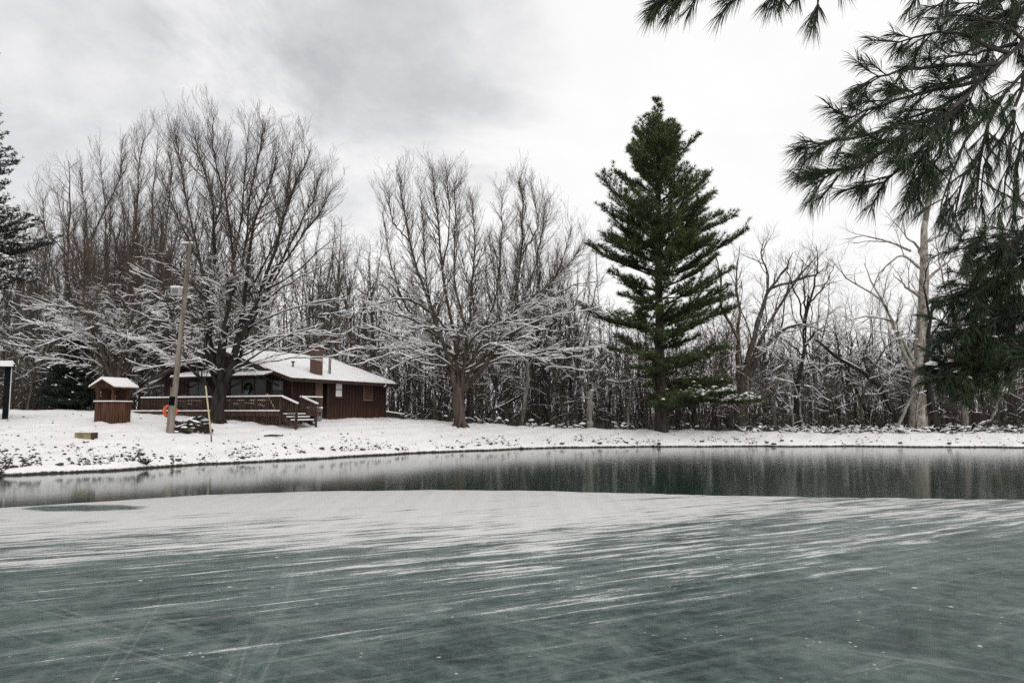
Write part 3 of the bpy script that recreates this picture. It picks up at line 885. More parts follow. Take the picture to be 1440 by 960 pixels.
px_tree('bare_tree', 55.5, 1121, [(1122, 575), (1119, 555), (1127, 515), (1132, 480), (1132, 450), (1137, 415)], 0.24,
        [([(1132, 480), (1125, 430), (1110, 390), (1105, 360)], 0.09), ([(1132, 455), (1145, 400), (1150, 370), (1148, 345)], 0.10), ([(1136, 430), (1160, 400), (1175, 370)], 0.08), ([(1131, 490), (1150, 465), (1180, 470)], 0.08), ([(1130, 500), (1105, 480), (1085, 470)], 0.07), ([(1133, 440), (1130, 400), (1128, 365)], 0.08)],
        LV_WOOD, M['bark_maple'], M['twig'], 47, 'dark slender bare tree with a bent trunk near the far shore', tl=0.06, snow_top=12)

px_tree('leaning_tree', 55.0, 1266, [(1258, 585), (1240, 548), (1220, 528), (1200, 515), (1172, 498), (1148, 478)], 0.24, [([(1225, 530), (1215, 505), (1222, 480)], 0.07), ([(1195, 512), (1165, 515), (1140, 530)], 0.06), ([(1180, 503), (1178, 475), (1160, 450)], 0.06)],
        LV_SCRUB, M['bark_maple'], M['twig'], 49, 'dark tree leaning far over beside the pale sycamore', tl=0.07, snow_top=14, sbase=0.035, sdrop=0)
px_tree('leaning_tree', 56.5, 1233, [(1222, 585), (1205, 550), (1196, 530), (1186, 505)], 0.15, [([(1205, 550), (1210, 520), (1205, 500)], 0.05)],
        LV_SCRUB, M['bark_maple'], M['twig'], 50, 'thin dark leaning tree under the more massive leaning trunk', tl=0.05, snow_top=14, sbase=0.03, sdrop=0)
px_tree('leaning_tree', 53.9, 1256, [(1265, 592), (1276, 570), (1283, 555), (1284, 530)], 0.15, [([(1283, 555), (1290, 545), (1300, 520)], 0.05)],
        LV_SCRUB, M['bark_pale'], M['bark_grey'], 51, 'pale short trunk leaning against the foot of the sycamore', tl=0.06, snow_top=14, sbase=0.03, sdrop=0)
px_tree('bare_tree', 54.0, 1317, [(1313, 585), (1308, 555), (1303, 528), (1306, 480), (1312, 420)], 0.34, [([(1306, 480), (1330, 440), (1350, 400)], 0.1), ([(1308, 450), (1300, 400), (1310, 350)], 0.1), ([(1304, 520), (1340, 505), (1370, 512)], 0.08)],
        LV_WOOD, M['bark_maple'], M['twig'], 52, 'dark thick leaning trunk right beside the pale sycamore', tl=0.08)
for i, (bp, tr, r, bk, lab) in enumerate([
    (1357, [(1356, 580), (1350, 548), (1346, 525), (1350, 470), (1345, 410)], 0.25, 'bark_pale', 'pale bare tree with a kinked trunk under the drooping pine boughs'),
    (1372, [(1368, 580), (1363, 555), (1360, 530), (1362, 460)], 0.30, 'bark_maple', 'dark straight trunk close behind the pale kinked tree'),
    (1394, [(1393, 580), (1391, 550), (1388, 500), (1392, 430)], 0.24, 'bark_brown', 'brown upright trunk between the pale curved sapling and the dark straight trunk'),
    (1432, [(1428, 585), (1424, 560), (1428, 530), (1436, 500)], 0.26, 'bark_grey', 'grey forked trunk in the woods under the drooping pine, farthest from the sycamore'),
    (1410, [(1410, 585), (1405, 560), (1410, 520), (1404, 470)], 0.14, 'bark_grey', 'thin grey trunk beside the grey forked trunk under the drooping pine')]):
    top = tr[-1]
    px_tree('bare_tree', 54.3 + 0.5 * i, bp, tr, r, [([tr[-2], (top[0] - 22, top[1] - 30), (top[0] - 30, top[1] - 90)], 0.09), ([tr[-2], (top[0] + 20, top[1] - 50), (top[0] + 30, top[1] - 110)], 0.09), ([tr[1], (tr[1][0] + 25, tr[1][1] - 22), (tr[1][0] + 50, tr[1][1] - 18)], 0.05)],
            LV_WOOD, M[bk], M['twig'], 60 + i, lab, tl=0.08)
px_tree('sapling', 53.9, 1366, [(1375, 598), (1395, 588), (1402, 570), (1405, 545), (1420, 535), (1432, 548)], 0.10, [([(1402, 565), (1420, 540), (1428, 520)], 0.04)], LV_SCRUB, M['bark_pale'], M['bark_grey'], 70, 'pale sapling bent in a low curve over the shore under the drooping pine', tl=0.03, sbase=0.03, sdrop=0)

# trees along the lawn's edge between maple and pine
px_tree('sapling', 56.0, 611, [(611, 570), (611, 540), (610, 510), (612, 470)], 0.12, [([(611, 535), (600, 525), (590, 520)], 0.03), ([(611, 530), (622, 520), (632, 525)], 0.03)], LV_SCRUB, M['bark_pale'], M['bark_grey'], 71, 'thin straight pale sapling between the cabin and the wide maple trunk', tl=0.05)
px_tree('sapling', 55.5, 669, [(670, 575), (669, 550), (667, 520), (668, 480)], 0.09, [([(669, 550), (680, 535), (690, 532)], 0.03)], LV_SCRUB, M['bark_grey'], M['bark_grey'], 72, 'thin grey sapling close behind the wide maple trunk', tl=0.04)
px_tree('bare_tree', 55.0, 734, [(737, 575), (741, 545), (743, 515), (738, 480), (748, 430)], 0.19, [([(741, 545), (728, 530), (722, 535)], 0.05), ([(742, 520), (760, 470), (770, 420)], 0.07)], LV_SCRUB, M['bark_pale'], M['twig'], 73, 'pale slightly slanted bare tree between the wide maple and the dark twin trunks', tl=0.07)
px_tree('bare_tree', 57.0, 771, [(770, 580), (766, 540), (760, 500), (755, 440), (760, 380)], 0.38, [([(760, 500), (780, 440), (790, 380)], 0.12), ([(757, 460), (735, 400), (740, 350)], 0.12)], LV_WOOD, M['bark_maple'], M['twig'], 74, 'dark thick slanting trunk next to the pale slanted tree', tl=0.09)
px_tree('bare_tree', 58.0, 753, [(755, 580), (751, 545), (748, 500), (752, 440)], 0.26, [([(750, 500), (765, 440), (775, 390)], 0.1)], LV_WOOD, M['bark_brown'], M['twig'], 75, 'brown trunk hidden partly behind the dark thick slanting trunk', tl=0.08)
px_tree('dead_tree', 54.8, 829, [(829, 590), (829, 570), (830, 550)], 0.26, [([(828, 562), (826, 552), (838, 548), (843, 525), (840, 512), (848, 490), (850, 478)], 0.11, 0.0), ([(841, 512), (855, 498), (864, 485)], 0.06, 0.5), ([(840, 512), (828, 522), (790, 517)], 0.06, -0.5)], LV_SCRUB, M['bark_pale'], M['bark_grey'], 76, 'broken pale stump with one crooked snowy limb near the tall pine', tl=0.22, sbase=0.05, sdrop=0)
px_tree('bare_tree', 55.2, 880, [(878, 580), (868, 550), (848, 536), (880, 538), (898, 530), (905, 522)], 0.08, [], LV_SCRUB, M['bark_grey'], M['twig'], 77, 'small crooked tree with a level snowy limb beside the tall pine trunk', tl=0.04, sbase=0.05, sdrop=0, twig_trunk=True)
px_tree('leaning_tree', 57.0, 680, [(690, 580), (715, 568), (745, 548), (765, 530), (790, 510)], 0.14, [([(745, 548), (750, 525), (745, 500)], 0.05)], LV_SCRUB, M['bark_maple'], M['twig'], 78, 'slim fallen tree slanting up from the foot of the wide maple', tl=0.05, sbase=0.04, sdrop=0)
px_tree('sapling', 52.6, 184, [(184, 572), (183, 560), (184, 552)], 0.13, [([(184, 560), (192, 548), (210, 530), (222, 515)], 0.05), ([(183, 560), (178, 548), (180, 538)], 0.05), ([(184, 556), (200, 545), (214, 540)], 0.04)], LV_SCRUB, M['bark_grey'], M['bark_grey'], 79, 'short forked sapling between the wishing well and the deck', tl=0.09, sbase=0.03, sdrop=0)

# --- the woods behind: a few kinds of tree, copied tree by tree
def wood_proto(seed, kind):
    T = Bare(seed); R = T.R
    if kind == 'vase':
        T.stem([(0, 0, -0.3), (0.05, 0, 1.4), (0, 0.05, 2.6)], 0.24, 0.20, 5, 8)
        for k in range(7):
            a = k * 2 * PI / 7 + R.uniform(-0.4, 0.4); s = R.uniform(1.6, 4.2)
            e = Vector((math.cos(a), math.sin(a), 0))
            H = R.uniform(14.5, 18) - s * 0.5
            c = [Vector((0, 0, 2.0 + R.uniform(0, .6))), e * s * 0.3 + Vector((0, 0, 5.5)), e * s * 0.72 + Vector((R.uniform(-.4, .4), R.uniform(-.4, .4), 10)), e * s + Vector((R.uniform(-.5, .5), R.uniform(-.5, .5), H))]
            st_ = T.stem(c, 0.10, 0.013, 13, 6, 0.10, 0.75); T.sprout(st_, FAN)
            T.sprout(st_, [dict(LV_WOOD[0], n=1.3, ang=42, up=0.06, wig=0.15, L=2.8), dict(LV_WOOD[1], up=0.07, ang=38, wig=0.16, n=2.5), dict(LV_WOOD[2], up=0.08, ang=34, wig=0.15)])
    elif kind == 'tall':
        lean = R.uniform(-0.8, 0.8)
        tr = T.stem([(0, 0, -0.3), (lean * .2, 0, 4), (lean * .5, R.uniform(-.4, .4), 9), (lean, R.uniform(-.6, .6), 13.5), (lean * 1.2, 0, 17.5)], 0.19, 0.02, 14, 8, 0.06, 0.85)
        T.sprout(tr, [dict(LV_WOOD[0], n=1.6, t0=0.22, L=4.0, ang=52, up=0.05, r=0.050, taper=0.6)] + LV_WOOD[1:])
    elif kind == 'fork':
        T.stem([(0, 0, -0.3), (0.1, 0, 3), (0.15, 0.1, 6)], 0.22, 0.17, 6, 8, 0.04)
        for k in range(4):
            a = k * PI / 2 + R.uniform(-0.5, 0.5); s = R.uniform(1.8, 4.5); e = Vector((math.cos(a), math.sin(a), 0))
            c = [Vector((0.15, 0.1, 5.5)), e * s * 0.45 + Vector((0, 0, 9)), e * s * 0.8 + Vector((R.uniform(-.6, .6), R.uniform(-.6, .6), 13)), e * s + Vector((0, 0, R.uniform(15.5, 18)))]
            T.sprout(T.stem(c, 0.12, 0.014, 12, 6, 0.16, 0.75), [dict(LV_WOOD[0], n=1.3, L=3.1)] + LV_WOOD[1:])
    else:                                                       # slim
        tr = T.stem([(0, 0, -0.3), (R.uniform(-.3, .3), 0, 4), (R.uniform(-.6, .6), R.uniform(-.6, .6), 9), (R.uniform(-1, 1), R.uniform(-1, 1), 14)], 0.10, 0.015, 12, 6, 0.08, 0.85)
        T.sprout(tr, [dict(LV_WOOD[0], n=1.5, t0=0.12, L=2.6, ang=58, up=0.03, r=0.036)] + LV_WOOD[1:])
    zf = lambda z: min(max((12.0 - z) / 8.0, 0.15), 0.9)
    bark = {'vase': 'bark_brown', 'tall': 'bark_grey', 'fork': 'bark_grey', 'slim': 'bark_brown'}[kind]
    o = T.make('bare_tree', M[bark], M['twig'], (0, 0, 0), T.snow(zf, 0.024, 0.5, 0.10, drop=0.35))
    return o


protos = {'vase': [wood_proto(101, 'vase'), wood_proto(102, 'vase')], 'tall': [wood_proto(103, 'tall'), wood_proto(104, 'tall'), wood_proto(105, 'tall')], 'fork': [wood_proto(106, 'fork'), wood_proto(107, 'fork')], 'slim': [wood_proto(108, 'slim'), wood_proto(109, 'slim'), wood_proto(110, 'slim')]}
used = set()
TOP_F = [280, 285, 290, 280, 300, 262, 258, 310, 325, 335, 340, 365, 375, 375, 372, 375, 385, 410, 430, 435, 430, 435, 445, 445, 448, 440, 430, 430]
TOP_U = [-150, 0, 40, 75, 110, 150, 240, 330, 450, 490, 520, 560, 620, 680, 720, 760, 800, 840, 900, 980, 1040, 1100, 1150, 1200, 1260, 1320, 1440, 1600]
TOP_V = [250, 268, 255, 212, 262, 205, 195, 200, 235, 290, 312, 255, 262, 285, 255, 280, 312, 365, 420, 420, 365, 345, 350, 398, 385, 375, 370, 370]
RW = random.Random(77)


BARKS = ['bark_grey', 'bark_brown', 'bark_maple', 'bark_grey', 'bark_brown', 'bark_pale']


def rebark(o, bark):
    for ch in o.children:
        if ch.name.startswith('trunk'):
            ch.material_slots[0].link = 'OBJECT'; ch.material_slots[0].material = M[bark]


def place_wood(kind, u, Y, topv, label, group, wid=1.0):
    src = RW.choice(protos[kind])
    o = src if src.name not in used else copy_tree(src)
    used.add(src.name)
    p = on_ground(u, Y)
    H = (at(u, topv, Y).z - p.z)
    nominal = 15.0 if kind == 'slim' else 18.5
    s = max(H / nominal, 0.25)
    o.location = p - Vector((0, 0, 0.05)); o.rotation_euler = (RW.gauss(0, 0.03), RW.gauss(0, 0.03), RW.uniform(0, 2 * PI))
    sw = max(s, 0.55) * wid
    o.scale = (sw * RW.uniform(0.85, 1.1), sw * RW.uniform(0.85, 1.1), s)
    rebark(o, RW.choice(BARKS))
    tag(o, label, 'tree', group)


def wood_label(u):
    if u < 130: return 'bare tree in the woods behind the flat roofed shelter and squat spruce', 'bare trees behind the shelter and spruce'
    if u < 330: return 'bare tree in the woods behind the wishing well and leaning pole', 'bare trees behind the well and pole'
    if u < 560: return 'bare tree in the woods behind the snowy cabin roof', 'bare trees behind the cabin'
    if u < 860: return 'bare tree in the woods behind the wide spreading maple', 'bare trees behind the wide maple'
    if u < 1170: return 'bare tree in the woods between the tall pine and the sycamore', 'bare trees by the tall pine'
    return 'bare tree in the woods around the pale sycamore', 'bare trees around the sycamore'


def edge(u): return float(np.interp(u, U_W, V_W))


# skyline trees
for u, tv, k, Y in [(75, 212, 'tall', 62), (20, 265, 'vase', 64), (118, 250, 'vase', 66), (150, 205, 'vase', 60), (205, 190, 'vase', 63), (248, 200, 'vase', 66), (345, 300, 'fork', 72), (440, 262, 'vase', 72), (470, 285, 'tall', 74), (500, 300, 'fork', 76), (525, 330, 'tall', 70),
                    (590, 330, 'fork', 70), (712, 258, 'vase', 66), (752, 280, 'vase', 70), (790, 312, 'vase', 68), (815, 325, 'fork', 66), (850, 372, 'tall', 70), (1075, 340, 'fork', 68), (1150, 352, 'fork', 66), (1195, 392, 'fork', 72),
                    (1230, 392, 'fork', 74), (1262, 372, 'vase', 66), (1340, 372, 'fork', 64), (1010, 375, 'fork', 72), (1420, 370, 'vase', 68), (-40, 255, 'vase', 62), (1480, 360, 'fork', 64)]:
    lb, gr = wood_label(u)
    place_wood(k, u, max(Y, edge(u) + 4), tv, lb, gr)
# the crowd between them
n_w = 0
for i in range(120):
    u = -60 + (i + RW.random()) * 1580 / 120
    e = edge(u)
    Y = e + 1.5 + RW.random() ** 1.3 * 34
    tv = float(np.interp(u, TOP_U, TOP_F))
    tv = tv + (600 - tv) * RW.choice([0.10, 0.18, 0.28, 0.4, 0.5]) * RW.uniform(0.6, 1.1)
    kind = RW.choices(['vase', 'tall', 'fork', 'slim'], [0.15, 0.42, 0.2, 0.23])[0]
    lb, gr = wood_label(u)
    place_wood(kind, u, Y, tv, lb, gr, RW.uniform(1.0, 1.7))

# bent snow lined saplings along the edge of the woods
def bent_proto(seed):
    T = Bare(seed); R = T.R
    H = R.uniform(5.0, 8.5); s = R.uniform(1.2, 4.5)
    c = [(0, 0, -0.2), (s * 0.10, R.uniform(-.2, .2), H * 0.35), (s * 0.38, R.uniform(-.4, .4), H * 0.68), (s * 0.75, R.uniform(-.5, .5), H * 0.9), (s * 1.15, R.uniform(-.5, .5), H * R.uniform(0.82, 1.0))]
    tr = T.stem(c, R.uniform(0.06, 0.12), 0.015, 14, 6, 0.07, 0.9)
    T.sprout(tr, [dict(LV_SCRUB[0], n=1.3, t0=0.2, L=2.2)] + LV_SCRUB[1:])
    return T.make('sapling', M['bark_grey'], M['twig'], (0, 0, 0), T.snow(lambda z: 1.0, 0.026, 0.6, 0.12, steep=0.86, drop=0.12))


bents = [bent_proto(500 + i) for i in range(6)]
seen_b = set()
for i in range(54):
    u = (545 + RW.random() * 800) if i < 44 else (-20 + RW.random() * 240)
    Y = edge(u) + RW.uniform(0.3, 7.0)
    src = RW.choice(bents)
    if i < 6: src = bents[i]
    o = src if src.name not in seen_b else copy_tree(src)
    seen_b.add(src.name)
    p = on_ground(u, Y); s = RW.uniform(0.65, 1.15)
    o.location = p; o.rotation_euler = (0, 0, RW.choice([0, PI]) + RW.gauss(0, 0.6)); o.scale = (s, s, s)
    rebark(o, RW.choice(BARKS))
    where = 'behind the squat spruce' if u < 300 else ('between cabin and tall pine' if u < 930 else 'between tall pine and drooping boughs')
    tag(o, 'bent sapling with snow on its stem in the woods ' + where, 'tree', 'bent saplings ' + where)

# far mass of the woods
def far_mass():
    R = random.Random(5)
    T = Bare(6)
    for i in range(560):
        u = -120 + R.random() * 1700
        Y = R.uniform(92, 150)
        p = on_ground(u, Y)
        tv = float(np.interp(u, TOP_U, TOP_F))
        tv = tv + (600 - tv) * R.uniform(0.12, 0.6)
        H = max(at(u, tv, Y).z - p.z, 4.0)
        lean = Vector((R.gauss(0, 0.6), R.gauss(0, 0.6), 0))
        r = R.uniform(0.08, 0.19)
        pts = [p - Vector((0, 0, 0.3)), p + lean * 0.3 + Vector((0, 0, H * 0.35)), p + lean * 0.7 + Vector((0, 0, H * 0.7)), p + lean + Vector((0, 0, H))]
        rads = [r, r * 0.8, r * 0.45, 0.03]
        T.trunk.append((pts, rads, 5))
        for k in range(24):
            q, tan, pr = lerp_path(pts, rads, R.uniform(0.08, 1.0))
            d = Vector((R.uniform(-1, 1), R.uniform(-1, 1), R.uniform(0.3, 1.4))).normalized()
            br = T.grow(q, d, H * R.uniform(0.1, 0.24), 0.05, 4, 0.18, 0.08, 3)
            for j in range(5):
                q2, t2, _ = lerp_path(br[0], br[1], R.uniform(0.25, 1))
                T.grow(q2, (t2 + T.rv() * 0.6).normalized(), H * R.uniform(0.04, 0.09), 0.026, 2, 0.15, 0.08, 3)
    me = np_mesh('far_woods', tube_chunks(T.trunk) + tube_chunks(T.twigs), M['brush'])
    tag(link('far_woods', me), 'distant mass of bare winter woods behind the nearer trees', kind='stuff')


far_mass()


def brush():
    R = random.Random(15)
    T = Bare(16); sn = []
    for i in range(6500):
        u = -80 + R.random() * 1620
        Y = edge(u) + 0.2 + R.random() ** 1.6 * 30
        p = on_ground(u, Y)
        tall = R.random() < 0.38
        L = R.uniform(3.0, 8.0) if tall else R.uniform(0.8, 2.6)
        if u > 1150 and not tall: L *= 0.8
        d = Vector((R.gauss(0, 0.28), R.gauss(0, 0.28), 1)).normalized()
        br = T.grow(p - Vector((0, 0, .1)), d, L, R.uniform(0.012, 0.026 if not tall else 0.042), 5, 0.13, -0.02 if R.random() < 0.5 else 0.03, 3)
        for j in range(4 if not tall else 8):
            q2, t2, pr = lerp_path(br[0], br[1], R.uniform(0.25, 1))
            T.grow(q2, (t2 + T.rv() * 0.9).normalized(), L * R.uniform(0.15, 0.4), 0.011, 3, 0.2, 0.0, 3)
    sn = T.snow(lambda z: 0.9, 0.016, 0.5, 0.10, steep=0.75, drop=0.68)
    me = np_mesh('underbrush', tube_chunks(T.twigs) + tube_chunks(sn, 1), [M['brush'], M['snow']])
    tag(link('underbrush', me), 'tangled brown underbrush flecked with snow along the edge of the woods', kind='stuff')


brush()


# ------------------------------------------------------------------ evergreens
def needles(P, Dv, n, length, width, spread, rng, droop=0.0, bend=False):
    """a tuft of n needles at every point; P, Dv: (k,3) arrays"""
    k = len(P)
    P = np.repeat(P, n, axis=0); Dv = np.repeat(Dv, n, axis=0)
    r = rng.normal(size=(k * n, 3)); r /= np.linalg.norm(r, axis=1, keepdims=True)
    d = Dv + r * spread; d[:, 2] -= droop
    d /= np.linalg.norm(d, axis=1, keepdims=True)
    L = length * rng.uniform(0.65, 1.15, size=(k * n, 1))
    s = np.cross(d, rng.normal(size=(k * n, 3))); s /= np.linalg.norm(s, axis=1, keepdims=True) + 1e-9
    w = width * 0.5
    base = np.arange(k * n)
    if not bend:
        V = np.stack([P - s * w, P + s * w, P + d * L], axis=1).reshape(-1, 3)
        Fc = np.stack([base * 3, base * 3 + 1, base * 3 + 2], axis=1)
        return [(V, Fc, 0)]
    mid = P + d * L * 0.55
    tip = P + d * L + np.array([[0, 0, -1.0]]) * L * 0.16
    V = np.stack([P - s * w * 0.7, P + s * w * 0.7, mid + s * w, mid - s * w, tip], axis=1).reshape(-1, 3)
    q = np.stack([base * 5, base * 5 + 1, base * 5 + 2, base * 5 + 3], axis=1)
    t = np.stack([base * 5 + 3, base * 5 + 2, base * 5 + 4], axis=1)
    return [(V, q, 0), (V.copy(), t, 0)]


def lumps(P, S, rng):
    """small flattened snow lumps; P (k,3), S (k,) radius"""
    t = np.array([[0, 0, 1], [0.89, 0, .3], [.28, .85, .3], [-.72, .53, .3], [-.72, -.53, .3], [.28, -.85, .3], [.6, .44, -.35], [-.25, .7, -.35], [-.75, 0, -.35], [-.25, -.7, -.35], [.6, -.44, -.35]], float)
    f = np.array([[0, 1, 2], [0, 2, 3], [0, 3, 4], [0, 4, 5], [0, 5, 1], [1, 6, 2], [2, 7, 3], [3, 8, 4], [4, 9, 5], [5, 10, 1], [6, 7, 2], [7, 8, 3], [8, 9, 4], [9, 10, 5], [10, 6, 1]])
    k = len(P)
    sc = S[:, None, None] * np.stack([rng.uniform(0.7, 1.4, (k, 1)), rng.uniform(0.7, 1.4, (k, 1)), rng.uniform(0.35, 0.6, (k, 1))], axis=2)
    V = (P[:, None, :] + t[None] * sc + rng.normal(size=(k, 11, 3)) * S[:, None, None] * 0.12).reshape(-1, 3)
    Fc = (f[None] + (np.arange(k) * 11)[:, None, None]).reshape(-1, 3)
    return [(V, Fc, 0)]


def conifer(name, base, top, axis_pts, r0, whorls, ext, elev, seed, tuft, nm, label, snow_n=0, snow_size=0.12, start=0.25, bark='bark_pine', bl=1.0, trunk_r1=0.02, snow_z=None, density=1.0, lvar=(0.72, 1.06), elv=7, tlen=1.3, clump=False, extra=()):
    """whorls: list of (z-fraction list); ext(zf, azimuth) -> branch length; elev(zf) -> initial elevation angle in degrees"""
    T = Bare(seed); R = T.R; rng = np.random.default_rng(seed)
    tr = T.stem(axis_pts, r0, trunk_r1, 18, 10, 0.04, 0.95)
    P, Dv, snowp = [], [], []
    for zf, nb in whorls:
        wf = R.uniform(0.80, 1.14) if clump else 1.0
        a0 = R.uniform(0, 2 * PI); jobs = []
        for k in range(nb):
            az = a0 + k * 2 * PI / nb + R.uniform(-0.35, 0.35)
            L = ext(zf, az) * R.uniform(*lvar) * wf
            if clump:
                if R.random() < 0.10: continue
                L *= 0.90 + 0.22 * math.sin(zf * 47 + 1.3 * math.sin(az) + 2.2 * math.cos(az * 2 + zf * 9))
            if L < 0.15:
                continue
            jobs.append((zf, az, L, None))
        if zf == whorls[-1][0]:
            jobs += [(e[0], e[1], e[2], e[3]) for e in extra]
        for zf, az, L, xel in jobs:
            zz = min(zf + (R.uniform(-0.008, 0.008) if xel is None else 0), 0.995); zz = base[2] + (top - base[2]) * zz
            hz = [q_.z for q_ in tr[0]]
            p, tan, pr = lerp_path(tr[0], tr[1], float(np.interp(zz, hz, np.linspace(0, 1, len(hz)))))
            el = math.radians(elev(zf) + R.uniform(-elv, elv)) if xel is None else math.radians(xel)
            d = Vector((math.cos(az) * math.cos(el), math.sin(az) * math.cos(el), math.sin(el)))
            br = T.grow(p, d, L, min(pr * 0.4, 0.012 + 0.014 * L), 7, 0.12 if clump else 0.07, 0.045 if clump else 0.035, 5, 0.2)
            tot = max(L, 0.3)
            nbl = max(3, int(tot * 5.0 * bl))
            side = Vector((-math.sin(az), math.cos(az), 0))
            for j in range(nbl):
                t = start + (1 - start) * (j + R.random()) / nbl
                q, tn, _ = lerp_path(br[0], br[1], t)
                sg = 1 if j % 2 else -1
                dd = (tn * 0.75 + side * sg * R.uniform(0.4, 1.0) + Vector((0, 0, R.uniform(-0.15, 0.45)))).normalized()
                ll = (0.25 + 0.26 * L * (1 - t) + 0.16 * L * R.random() * (t < 0.9)) * R.uniform(0.6, 1.1)
                ll = min(ll, tlen)
                tw = T.grow(q, dd, ll, 0.014, 3, 0.10, 0.06, 3)
                m = max(2, int(ll / 0.16 * density))
                for s in range(m):
                    x, tx, _ = lerp_path(tw[0], tw[1], 0.15 + 0.85 * (s + R.random()) / m)
                    P.append(tuple(x)); Dv.append(tuple((tx + Vector((0, 0, 0.25))).normalized()))
                if snow_n and R.random() < (0.9 if xel is not None and xel < -3 else snow_n * (snow_z(q.z) if snow_z else 1)):
                    x, tx, _ = lerp_path(tw[0], tw[1], R.uniform(0.3, 1))
                    snowp.append(tuple(x + Vector((0, 0, 0.06 + tuft[1] * 0.35))))
                if xel is not None:
                    for t_ in (0.2, 0.5, 0.8):
                        x, tx, _ = lerp_path(tw[0], tw[1], t_); snowp.append(tuple(x + Vector((0, 0, 0.12 + tuft[1] * 0.35))))
            e, te, _ = lerp_path(br[0], br[1], 0.999)
            for s in range(3):
                P.append(tuple(e)); Dv.append(tuple(te))
    root = empty(name, base)
    off = np.array(base)
    loc = lambda ch: [(v - off, f, m) for v, f, m in ch]
    link('trunk', np_mesh('trunk', loc(tube_chunks(T.trunk)), M[bark]), root)
    link('branches', np_mesh('branches', loc(tube_chunks(T.twigs)), M[bark]), root)
    P = np.array(P); Dv = np.array(Dv)
    link('needles', np_mesh('needles', loc(needles(P, Dv, tuft[0], tuft[1], tuft[2], tuft[3], rng)), M[nm], False), root)
    if snowp:
        sp = np.array(snowp)
        link('snow_cover', np_mesh('snow_cover', loc(lumps(sp, snow_size * rng.uniform(0.5, 1.3, len(sp)), rng)), M['snow']), root)
    tag(root, label, 'tree')
    return root


# --- the tall pine on the far bank
DP = 53.6
bp = on_ground(930, DP)
pxm = DP / F
PV = [150, 180, 200, 240, 280, 300, 340, 380, 420, 450, 475, 500, 520, 545, 575, 600]
PL = [4, 24, 58, 55, 50, 82, 105, 78, 58, 62, 122, 58, 48, 20, 12, 8]
PR = [4, 30, 50, 60, 82, 95, 118, 115, 98, 92, 98, 104, 100, 105, 85, 30]
zb, zt = bp.z, at(925, 143, DP).z


def pine_ext(zf, az):
    z = zb + (zt - zb) * zf
    v = 580 - (z - CAMZ) / DP * F
    c = math.cos(az)
    tn = math.tan(math.radians(max(pine_el(zf), -5) + 4))
    e = 20.0
    for _ in range(5):                          # the outline is met where the branch tip ends, not where it leaves the trunk
        vt = v - e * tn
        l, r = np.interp(vt, PV, PL), np.interp(vt, PV, PR)
        e = 0.5 * e + 0.5 * ((r if c > 0 else l) * abs(c) + (l + r) * 0.5 * (1 - abs(c)))
    return e * pxm * 1.22 / max(math.cos(math.radians(max(pine_el(zf), 0))), 0.35)


def pine_el(zf):
    return float(np.interp(zf, [0, 0.12, 0.3, 0.5, 0.7, 0.85, 1.0], [-6, -4, 3, 13, 30, 47, 64]))


wh = []
z = 0.06
while z < 0.99:
    wh.append((z, 6 if z > 0.2 else 4)); z += (0.025 if z < 0.5 else 0.020) * RW.uniform(0.6, 1.4)
conifer('pine_tree', bp, zt, [bp - Vector((0, 0, .2)), at(930, 560, DP), at(928, 500, DP), at(926, 400, DP), at(927, 300, DP), at(925, 200, DP), at(925, 143, DP)], 0.50, wh, pine_ext, pine_el, 201, (10, 0.34, 0.036, 0.9), 'needle_pine',
        'tall dark green pine towering alone over the far bank', snow_n=0.06, snow_size=0.12, start=0.24, snow_z=lambda z: 1.0 if z < 5.5 else (0.5 if z < 9 else 0.0), bl=1.5, lvar=(0.68, 1.14), elv=14, tlen=1.8, clump=True, extra=((0.115, -0.25, 6.6, -5), (0.10, -0.6, 5.0, -6), (0.295, PI + 0.2, 6.2, 0), (0.30, PI - 0.3, 5.2, 2), (0.145, 0.5, 5.0, -2)))

# --- dark spruce behind the well
DS = 51.5
bs = on_ground(100, DS)
zt2 = at(98, 476, DS).z
conifer('spruce_tree', bs, zt2, [bs - Vector((0, 0, .2)), bs + Vector((0, 0, 2)), Vector((bs.x, bs.y, zt2))], 0.16, [(0.03 + 0.050 * i, 12) for i in range(19)], lambda zf, az: 2.15 * (1 - zf) ** 0.75 + 0.12, lambda zf: 2 + 30 * zf, 203, (10, 0.20, 0.04, 0.9), 'needle_spruce',
        'dark squat spruce dotted with snow on the lawn beside the wishing well', snow_n=0.055, snow_size=0.16, start=0.1, bl=1.4)

# --- snowy spruce at the left edge
DE = 29.5
be = on_ground(-52, DE)
zt3 = at(-45, 40, DE).z
EV = [40, 150, 188, 200, 240, 262, 290, 312, 330, 350, 375, 400, 425, 445]
EL = [5, 16, 26, 50, 54, 38, 40, 66, 100, 122, 84, 74, 84, 55]


def sp_ext(zf, az):
    z = be.z + (zt3 - be.z) * zf
    v = 580 - (z - CAMZ) / DE * F
    return float(np.interp(v, EV, EL)) * DE / F


conifer('spruce_tree', be, zt3, [be - Vector((0, 0, .2)), be + Vector((0, 0, 5)), Vector((be.x + 0.1, be.y, zt3))], 0.28, [(0.355 + 0.030 * i, 10) for i in range(21)], sp_ext, lambda zf: -4 + 22 * zf, 207, (10, 0.13, 0.02, 0.8), 'needle_spruce',
        'tall spruce with snow on its drooping boughs near the flat roofed shelter', snow_n=0.42, snow_size=0.12, start=0.15, bl=2.0, snow_z=lambda z: 1.0 if z < 10 else 0.25)
